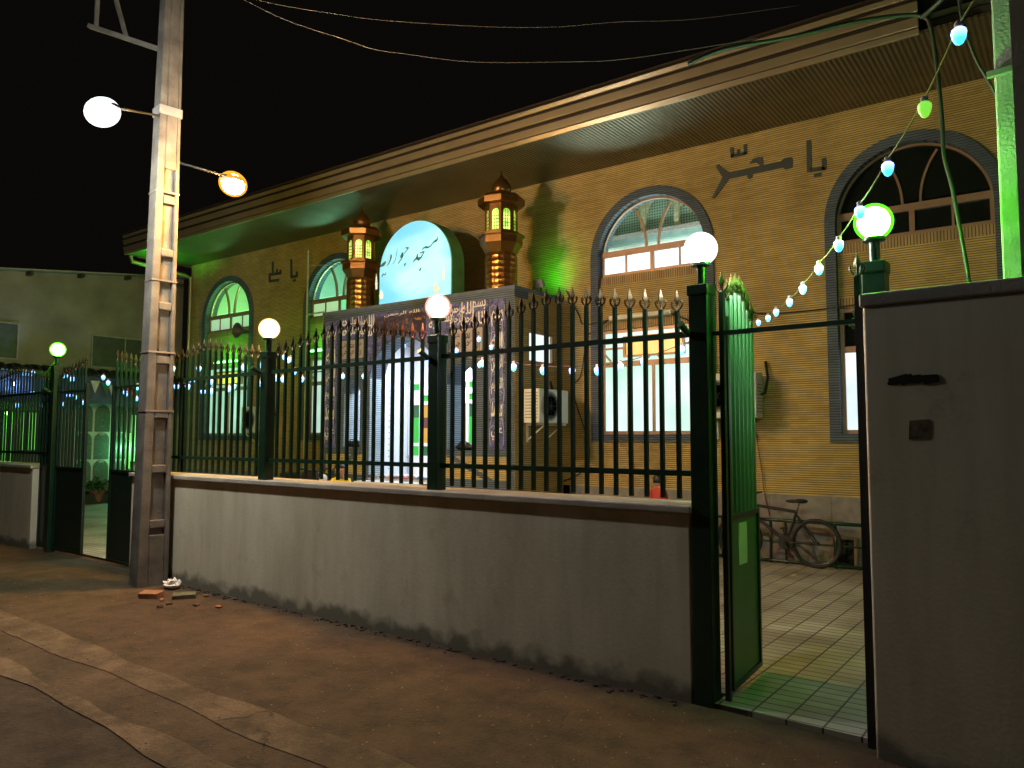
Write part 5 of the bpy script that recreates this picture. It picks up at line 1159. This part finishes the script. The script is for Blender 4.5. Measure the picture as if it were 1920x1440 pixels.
MB().add(*(lambda mm: (mm.v, mm.f))(MB().sphere(tuple(st+Vector((.055, 0, .135))), 1, 16, (.085, .075, .03)))).add(*(lambda mm: (mm.v, mm.f))(MB().sphere(tuple(st+Vector((-.045, 0, .13))), 1, 12, (.09, .028, .022)))).build('saddle', M['black'], bk, smooth=True)
MB().tube([hd+Vector((0, 0, .05)), hd+Vector((-.03, 0, .12)), hd+Vector((-.05, 0, .13))], .013, 8).tube([hd+Vector((.02, .28, .15)), hd+Vector((-.05, .1, .13)), hd+Vector((-.05, -.1, .13)), hd+Vector((.02, -.28, .15))], .012, 8).build('handlebar', M['black'], bk, smooth=True)
R = Matrix.Rotation(radians(90), 4, 'X'); m_ = MB().lathe([(.085, 0), (.09, .004), (.085, .008)], (0, 0, 0), 24); m_.v = [R @ v + bb + Vector((0, -.035, 0)) for v in m_.v]
m_.tube([bb+Vector((0, -.06, 0)), bb+Vector((.06, -.06, -.15))], .009, 6).tube([bb+Vector((0, .06, 0)), bb+Vector((-.06, .06, .15))], .009, 6).tube([bb+Vector((0, -.09, 0)), bb+Vector((0, .09, 0))], .018, 8)
m_.box(bb+Vector((.06, -.10, -.155)), (.08, .07, .02)); m_.box(bb+Vector((-.06, .10, .155)), (.08, .07, .02)); m_.build('crank', M['black'], bk, smooth=30)
tb = onZ(1485, 1079, .031); o = MB().tube([tb, tb+Vector((.04, .02, .003))], .010, 6).build('litter_scrap', emis('yellow_scrap', (0, 0, 0), 0, (.8, .5, .03))); tag(o, 'tiny yellow scrap lying on the courtyard tiles before the bicycle', 'litter')
# =================================================================== PEOPLE
def person(name, loc, rz, joints, rad, label, cloth, skin, hair, facep, headc, headr, haird):
    """one skinned body; joints: name->pos, edges listed; materials by region"""
    t = thing('person', loc, label, 'person', rotz=rz)
    me = bpy.data.meshes.new('body'); names = list(joints); V = [joints[k] for k in names]
    E_ = [('pelvis', 'belly'), ('belly', 'chest'), ('chest', 'neck'), ('neck', 'head'), ('head', 'crown')]
    for s_ in 'LR': E_ += [('chest', 'sh'+s_), ('sh'+s_, 'el'+s_), ('el'+s_, 'wr'+s_), ('wr'+s_, 'pa'+s_), ('pelvis', 'hip'+s_), ('hip'+s_, 'kn'+s_), ('kn'+s_, 'an'+s_), ('an'+s_, 'to'+s_)]
    me.from_pydata(V, [(names.index(a), names.index(b)) for a, b in E_], [])
    o = bpy.data.objects.new('body', me); COL.objects.link(o)
    sk_ = o.modifiers.new('skin', 'SKIN'); sv = me.skin_vertices[0].data
    for i, k in enumerate(names):
        kk = k.rstrip('LR') if k[-1] in 'LR' and k[:-1] in rad else k; r = rad[kk]; sv[i].radius = r if isinstance(r, tuple) else (r, r)
    sv[names.index('pelvis')].use_root = True
    sb = o.modifiers.new('sub', 'SUBSURF'); sb.levels = 2; sb.render_levels = 2
    bpy.context.view_layer.update()
    m2 = bpy.data.meshes.new_from_object(o.evaluated_get(bpy.context.evaluated_depsgraph_get())); bpy.data.objects.remove(o)
    # fingers: separate tapering chains rooted in the palm
    bm = bmesh.new(); bm.from_mesh(m2); m2.materials.clear()
    for m in (skin, cloth[0], cloth[1], cloth[2]): m2.materials.append(m)
    J = {k: Vector(v) for k, v in joints.items()}
    def near(p, a, b):
        a, b = J[a], J[b]; u = max(0, min(1, (p-a).dot(b-a)/max((b-a).length_squared, 1e-9))); return (p-(a+(b-a)*u)).length, u
    bones = [('pelvis', 'belly', 1), ('belly', 'chest', 1), ('chest', 'neck', 1), ('neck', 'head', 0), ('head', 'crown', 0)]
    for s_ in 'LR': bones += [('chest', 'sh'+s_, 1), ('sh'+s_, 'el'+s_, 1), ('el'+s_, 'wr'+s_, 0), ('wr'+s_, 'pa'+s_, 0), ('pelvis', 'hip'+s_, 2), ('hip'+s_, 'kn'+s_, 2), ('kn'+s_, 'an'+s_, 2), ('an'+s_, 'to'+s_, 3)]
    for f in bm.faces:
        c_ = f.calc_center_median(); best = min(bones, key=lambda bb_: near(c_, bb_[0], bb_[1])[0]); f.material_index = best[2]; f.smooth = True
        if best[:2] == ('chest', 'neck') and near(c_, 'chest', 'neck')[1] > .75: f.material_index = 0
    bm.to_mesh(m2); bm.free()
    fx = MB()
    for s_ in 'LR':
        w = J['wr'+s_]; p = J['pa'+s_]; d = (p-w).normalized(); a = d.cross(Vector((0, 0, 1))); a = a.normalized() if a.length > .1 else Vector((0, 1, 0)); nrm = d.cross(a)
        for k, ln in enumerate((.055, .064, .060, .048)):
            b0 = p+a*(.010*(k-1.5)*1.5); fx.tube([b0-d*.01, b0+d*ln*.45, b0+d*ln*.8+nrm*.012, b0+d*ln*.95+nrm*.026], [.0075, .0072, .0065, .005], 6)
        fx.tube([w+d*.02+a*.02, w+d*.05+a*.038, w+d*.075+a*.042+nrm*.01], [.009, .008, .006], 6)
    o = bpy.data.objects.new('body', m2); COL.objects.link(o)
    off = len(m2.vertices); bm = bmesh.new(); bm.from_mesh(m2)
    vv = [bm.verts.new(v) for v in fx.v]
    for f in fx.f:
        try: ff = bm.faces.new([vv[i] for i in f]); ff.smooth = True; ff.material_index = 0
        except ValueError: pass
    # head detail: skull, nose, ears, eyes, mouth, facing +X local of facep
    hc = Vector(headc); fd = Vector(facep).normalized(); sd = Vector((0, 0, 1)).cross(fd).normalized(); uu = fd.cross(sd)
    hm = MB().sphere((0, 0, 0), 1, 20, (headr*.92, headr*.80, headr*1.12)); Rm = Matrix((fd, sd, uu)).transposed(); hm.v = [hc+Rm @ v for v in hm.v]
    hm.tube([hc+fd*headr*.90+uu*headr*.12, hc+fd*headr*1.02-uu*headr*.12, hc+fd*headr*.95-uu*headr*.2], [headr*.06, headr*.13, headr*.1], 8)
    for s_ in (-1, 1): 
        e = MB().sphere((0, 0, 0), 1, 10, (headr*.14, headr*.06, headr*.2)); e.v = [hc+sd*s_*headr*.82-uu*.02*headr+Rm @ v for v in e.v]; hm.add(e.v, e.f)
    vv = [bm.verts.new(v) for v in hm.v]
    for f in hm.f:
        try: ff = bm.faces.new([vv[i] for i in f]); ff.smooth = True; ff.material_index = 0
        except ValueError: pass
    bm.to_mesh(m2); bm.free(); o.parent = t; WM[o.name] = WM[t.name]
    ey = MB()
    for s_ in (-1, 1): ey.sphere(tuple(hc+fd*headr*.80+sd*s_*headr*.33+uu*headr*.08), headr*.09, 8)
    ey.tube([hc+fd*headr*.86+sd*headr*.2-uu*headr*.45, hc+fd*headr*.90-uu*headr*.47, hc+fd*headr*.86-sd*headr*.2-uu*headr*.45], headr*.035, 6); ey.build('eyes_and_mouth', simple('dark_feature', (.03, .015, .012), .4), t, loc=(0, 0, 0), smooth=True)
    h = MB().sphere((0, 0, 0), 1, 24, (headr*1.0, headr*.9, headr*1.12)); vs = []
    for v in h.v:
        vv_ = v.copy(); k = 1+.05*sin(v.x*170+v.z*90)*cos(v.y*150)
        if v.x > headr*.35 and v.z < headr*.55: k = .8
        if v.z < -headr*.35: k = .75
        vs.append(hc+Rm @ (vv_*k)-fd*headr*.05+uu*headr*.07)
    MB().add(vs, h.f).build('hair', hair, t, loc=(0, 0, 0), smooth=True)
    return t
skin = simple('skin', (.38, .20, .12), .5, var=.05); blackhair = simple('black_hair', (.012, .009, .008), .5)
def stand(H, lean=0, sit=False):
    k = H/1.75; J = {}
    if not sit:
        J = dict(pelvis=(0, 0, .94*k), belly=(0, 0, 1.10*k), chest=(.02+lean*.5, 0, 1.33*k), neck=(.03+lean, 0, 1.50*k), head=(.05+lean*1.2, 0, 1.60*k), crown=(.05+lean*1.25, 0, 1.66*k))
        for s_, y in (('L', 1), ('R', -1)):
            J.update({'sh'+s_: (.02+lean*.8, y*.17*k, 1.40*k), 'el'+s_: (.03+lean, y*.23*k, 1.12*k), 'wr'+s_: (.12+lean, y*.21*k, .90*k), 'pa'+s_: (.15+lean, y*.20*k, .83*k), 'hip'+s_: (0, y*.09*k, .90*k), 'kn'+s_: (.03, y*.10*k, .50*k), 'an'+s_: (-.02, y*.10*k, .08*k), 'to'+s_: (.12*k, y*.12*k, .03*k)})
    else:
        J = dict(pelvis=(0, 0, .10*k), belly=(.02, 0, .26*k), chest=(.08, 0, .48*k), neck=(.13, 0, .64*k), head=(.17, 0, .74*k), crown=(.18, 0, .80*k))
        for s_, y in (('L', 1), ('R', -1)):
            J.update({'sh'+s_: (.09, y*.17*k, .55*k), 'el'+s_: (.20, y*.22*k, .32*k), 'wr'+s_: (.36, y*.14*k, .30*k), 'pa'+s_: (.42, y*.12*k, .29*k), 'hip'+s_: (.02, y*.09*k, .09*k), 'kn'+s_: (.40*k, y*.14*k, .16*k), 'an'+s_: (.44*k, y*.12*k, -.24*k), 'to'+s_: (.56*k, y*.12*k, -.30*k)})
    rad = dict(pelvis=(.13*k, .10*k), belly=(.125*k, .095*k), chest=(.145*k, .10*k), neck=.052*k, head=.07*k, crown=.05*k, sh=.062*k, el=.042*k, wr=.027*k, pa=(.038*k, .018*k), hip=.085*k, kn=.058*k, an=.04*k, to=(.045*k, .03*k))
    return J, rad, k
shirtY = simple('yellow_shirt', (.62, .46, .02), .8); jeans = simple('dark_trousers', (.03, .035, .05), .85); shoe_m = simple('dark_shoe', (.04, .035, .03), .6)
# child sitting on the portico step, head low and turned to the right
J, rad, k = stand(1.30, sit=True)
kp = onY(645, 878, 8.22)
person('kid', (kp.x-.05, 8.22, kp.z-.78*k-.02), radians(-50), J, rad, 'child in a yellow shirt sitting low behind the fence, head bowed', (shirtY, jeans, shoe_m), skin, blackhair, (1, 0, -.35), (.185, 0, .75*k+.02), .100, 0)
J, rad, k = stand(1.12)
kp = onY(1232, 900, 9.2)
person('kid2', (kp.x, 9.2, .03), radians(70), J, rad, 'small child in a red top beyond the wall, black hair showing above the coping', (simple('red_top', (.45, .05, .04), .8), jeans, shoe_m), skin, blackhair, (1, 0, 0), (.05, 0, 1.605*k), .092, 0)
J, rad, k = stand(1.22, lean=.10)
kp = onY(838, 880, 9.9)
person('boy', (kp.x, 9.9, ZF), radians(200), J, rad, 'boy in a grey shirt and dark trousers leaning inside the bright portico', (simple('grey_shirt', (.16, .16, .17), .85), simple('black_trousers', (.015, .015, .02), .85), simple('blue_sandal', (.04, .06, .2), .6)), skin, blackhair, (1, 0, -.2), (.05+.12, 0, 1.61*k), .095, 0)
# shoes left at the threshold
def shoe(p, rz, col, lab):
    t = thing('shoe', p, lab, 'shoe', 'shoes left at the portico edge', rotz=rz)
    MB().sphere((0, 0, .012), 1, 14, (.125, .045, .014)).build('sole', simple('sole', (.5, .48, .45), .7), t, loc=(0, 0, 0), smooth=True)
    m = MB().sphere((.045, 0, .030), 1, 14, (.075, .042, .032)); mm = MB().sphere((-.05, 0, .035), 1, 14, (.065, .038, .040)); m.add(mm.v, mm.f); m.build('upper', simple('upper', col, .6), t, loc=(0, 0, 0), smooth=True)
sc = [((.03, .03, .035), 'black'), ((.25, .22, .18), 'taupe'), ((.02, .02, .02), 'glossy black'), ((.45, .45, .42), 'grey'), ((.55, .22, .18), 'pinkish red'), ((.06, .05, .05), 'charcoal'), ((.40, .10, .08), 'red'), ((.20, .12, .07), 'brown'), ((.10, .15, .3), 'blue')]
pos_ = ['leftmost of the row', 'second from left', 'beside the taupe one', 'in the middle of the row', 'right of the grey one', 'before the red one', 'near the right end', 'standing alone farther right', 'at the post foot']
for k, ((c_, nm), x_) in enumerate(zip(sc, (700, 708, 716, 728, 738, 748, 762, 776, 792))):
    p = onY(x_, 896, PY+.06+.05*(k % 2)); shoe((p.x, PY+.06+.05*(k % 2), ZF+.001), radians(70+k*37), c_, nm+' shoe on the portico floor, '+pos_[k])
# dark cushions in the narrow openings, bundle on the ground
for x_, z_, lab in ((-10.08, 1.455, 'dark cloth bundle on the sill of the narrow left opening of the portico'), (-7.60, 1.425, 'black bag lying on the sill of the narrow right opening of the portico')):
    t = thing('cloth_bundle', (x_, PY+.10, z_), lab, 'bundle'); m = MB()
    m.sphere((0, 0, .055), 1, 16, (.21, .09, .055)); vs = [v+Vector((.01*sin(v.z*90), .01*sin(v.x*60), .014*sin(v.x*45+v.y*30))) for v in m.v]; MB().add(vs, m.f).build('cloth', M['black'], t, loc=(0, 0, 0), smooth=True)
    MB().tube([(-.12, -.05, .08), (-.05, -.07, .13), (.05, -.07, .13), (.12, -.05, .08)], .010, 6).build('handle', M['black'], t, loc=(0, 0, 0), smooth=True)
mp_ = onY(568, 885, 8.4)
mt = thing('motorbike', (mp_.x, 8.4, .03), 'dark parked motorbike whose seat just shows over the wall left of the child', 'motorbike')
bmz = mp_.z
wz = .30
for x_ in (-.60, .60):
    w_ = MB().tube([(x_+.26*cos(2*pi*k/28), 0, wz+.26*sin(2*pi*k/28)) for k in range(29)], .045, 8, False).build('wheel', M['black'], mt, loc=(0, 0, 0), smooth=True)
    rm = MB()
    for k in range(6): a = pi*k/6; rm.tube([(x_-.24*cos(a), 0, wz-.24*sin(a)), (x_+.24*cos(a), 0, wz+.24*sin(a))], .008, 5)
    rm.build('rim', M['wire'], w_, loc=(0, 0, 0))
MB().sphere((-.25, 0, bmz-.09), 1, 18, (.36, .12, .06)).build('seat', M['black'], mt, loc=(0, 0, 0), smooth=True); MB().sphere((.16, 0, bmz-.10), 1, 18, (.20, .12, .12)).build('tank', simple('dark_tank', (.04, .015, .015), .3), mt, loc=(0, 0, 0), smooth=True)
MB().box((0, 0, .42), (.34, .18, .28)).tube([(-.6, .07, wz), (-.2, .06, .45), (.3, .04, .78), (.42, 0, bmz-.05)], .02, 8).tube([(-.6, -.07, wz), (-.2, -.06, .45), (.3, -.04, .78)], .02, 8).build('engine_and_frame', simple('engine', (.05, .05, .05), .5, .4), mt, loc=(0, 0, 0))
MB().tube([(.60, .07, wz), (.42, .05, bmz-.02)], .02, 8).tube([(.60, -.07, wz), (.42, -.05, bmz-.02)], .02, 8).tube([(.30, .30, bmz+.04), (.40, .1, bmz+.0), (.40, -.1, bmz+.0), (.30, -.30, bmz+.04)], .014, 8).build('handlebar_and_fork', M['black'], mt, loc=(0, 0, 0), smooth=True); MB().sphere((.52, 0, bmz-.12), .07, 14).build('headlight', M['whiteplastic'], mt, loc=(0, 0, 0), smooth=True)
# =================================================================== RUBBLE BY THE POLE
def chunk(p, d, rz, mat, lab, name='brick_piece', tilt=.15, seed=1):
    r = random.Random(seed); m = MB().box((0, 0, d[2]/2), d, Matrix.Rotation(tilt, 3, 'X')); m.v = [v+Vector((r.uniform(-.008, .008), r.uniform(-.008, .008), r.uniform(-.004, .006))) for v in m.v]
    o = m.build(name, mat, loc=p, rotz=rz, bevel=.006); tag(o, lab, 'rubble', 'rubble at the pole foot'); return o
cm = simple('brick_red', (.30, .15, .09), .9, var=.3, scale=20, bump=.5); gm2 = simple('mossy_block', (.13, .14, .09), .9, var=.3, scale=15, bump=.5)
chunk(onZ(283, 1121, 0), (.20, .12, .06), .5, cm, 'broken red brick piece on the pavement below the pole'); chunk(onZ(346, 1122, 0), (.22, .10, .05), .9, gm2, 'mossy flat block right of the red brick', seed=3)
for k, (x_, y_) in enumerate(((303, 1127), (318, 1134), (368, 1136), (386, 1119), (300, 1140), (330, 1112), (410, 1140))):
    chunk(onZ(x_, y_, 0), (.05+.012*(k % 3), .035, .022), k*1.1, cm if k % 3 == 0 else M['kerb'], ['small red crumb beside the large brick', 'flat grey chip below the block', 'grey chip right of the block', 'red chip near the wall foot', 'lone crumb nearest the street', 'chip tucked behind the brick', 'rightmost grey chip along the wall'][k], 'rubble_chip', .3, k+10)
bg_ = MB(); r_ = random.Random(8); s_ = MB().sphere((0, 0, .05), 1, 14, (.10, .07, .05)); s_.v = [v*(1+r_.uniform(-.28, .28)) for v in s_.v]
p = onZ(322, 1104, 0); o = s_.build('plastic_bag', M['white'], loc=(p.x, p.y, 0)); tag(o, 'crumpled white plastic bag at the foot of the wall by the pole', 'litter')
# dirt line of crumbled plaster along the wall foot
dm = MB(); r_ = random.Random(9)
for k in range(200):
    s = -8.5+6.3*r_.random(); n = 4.395-abs(r_.gauss(0, .045)); h = r_.uniform(.003, .015)
    p = F(s, n, 0); dm.box((p.x, p.y, h*.3), (h*2.2, h*1.5, h), Matrix.Rotation(r_.uniform(0, 3), 3, 'Z'))
o = dm.build('crumbled_plaster', simple('dark_crumbs', (.05, .042, .032), .95, var=.5, scale=30)); tag(o, kind='stuff')
dm = MB()
for k in range(900):
    s = r_.uniform(-10, 0); n = r_.uniform(2.0, 4.3); h = r_.uniform(.002, .006); p = F(s, n, 0); dm.box((p.x, p.y, h*.3), (h*2, h*1.6, h), Matrix.Rotation(r_.uniform(0, 3), 3, 'Z'))
o = dm.build('pavement_grit', simple('grit', (.22, .17, .12), .95, var=.5, scale=30)); tag(o, kind='stuff')
# =================================================================== LIGHT INSIDE THE MOSQUE
def area(nm, par, loc, e, col, sx, sy, rx=0, rot=None):
    ld = bpy.data.lights.new(nm, 'AREA'); ld.energy = e; ld.color = col; ld.shape = 'RECTANGLE'; ld.size = sx; ld.size_y = sy
    lo = bpy.data.objects.new(nm, ld); COL.objects.link(lo); lo.parent = par; lo.matrix_parent_inverse = WM[par.name].inverted(); lo.location = loc; lo.rotation_euler = rot or (rx, 0, 0); return lo
area('hall_light', mosque, (-5.05, 11.3, 4.0), 75, (.80, 1, .92), 2.4, .4, pi)
area('hall_light', mosque, (-5.05, 11.6, 4.5), 60, (.85, 1, .95), 2.4, .3, radians(70))
area('hall_light', mosque, (-12.2, 11.3, 4.0), 70, (.35, 1, .65), 2.2, .4, pi)
area('hall_light', mosque, (-15.5, 11.3, 4.0), 75, (.35, 1, .30), 2.2, .4, pi)
area('porch_light', mosque, (-8.9, 9.95, 3.36), 140, (.72, .83, 1), 1.4, .12, 0)
# =================================================================== SKY AND RENDER
w = bpy.data.worlds.new('World'); S.world = w; w.use_nodes = True; nt = w.node_tree
bg = nt.nodes['Background']; sk = nt.nodes.new('ShaderNodeTexSky'); sk.sky_type = 'NISHITA'; sk.sun_disc = False
sk.sun_elevation = radians(-9); sk.sun_rotation = radians(200)
mxw = nt.nodes.new('ShaderNodeMix'); mxw.data_type = 'RGBA'; mxw.blend_type = 'ADD'; mxw.inputs['Factor'].default_value = 1
nt.links.new(sk.outputs[0], mxw.inputs['A']); mxw.inputs['B'].default_value = (.040, .032, .026, 1)
nt.links.new(mxw.outputs['Result'], bg.inputs[0]); bg.inputs[1].default_value = .08
S.view_settings.view_transform = 'Standard'; S.view_settings.look = 'None'; S.view_settings.exposure = 0; S.view_settings.gamma = 1
S.cycles.use_denoising = True; S.cycles.max_bounces = 5; S.cycles.diffuse_bounces = 3; S.cycles.glossy_bounces = 3; S.cycles.transparent_max_bounces = 12; S.cycles.volume_bounces = 0
S.cycles.use_light_tree = True; S.cycles.sample_clamp_indirect = 3
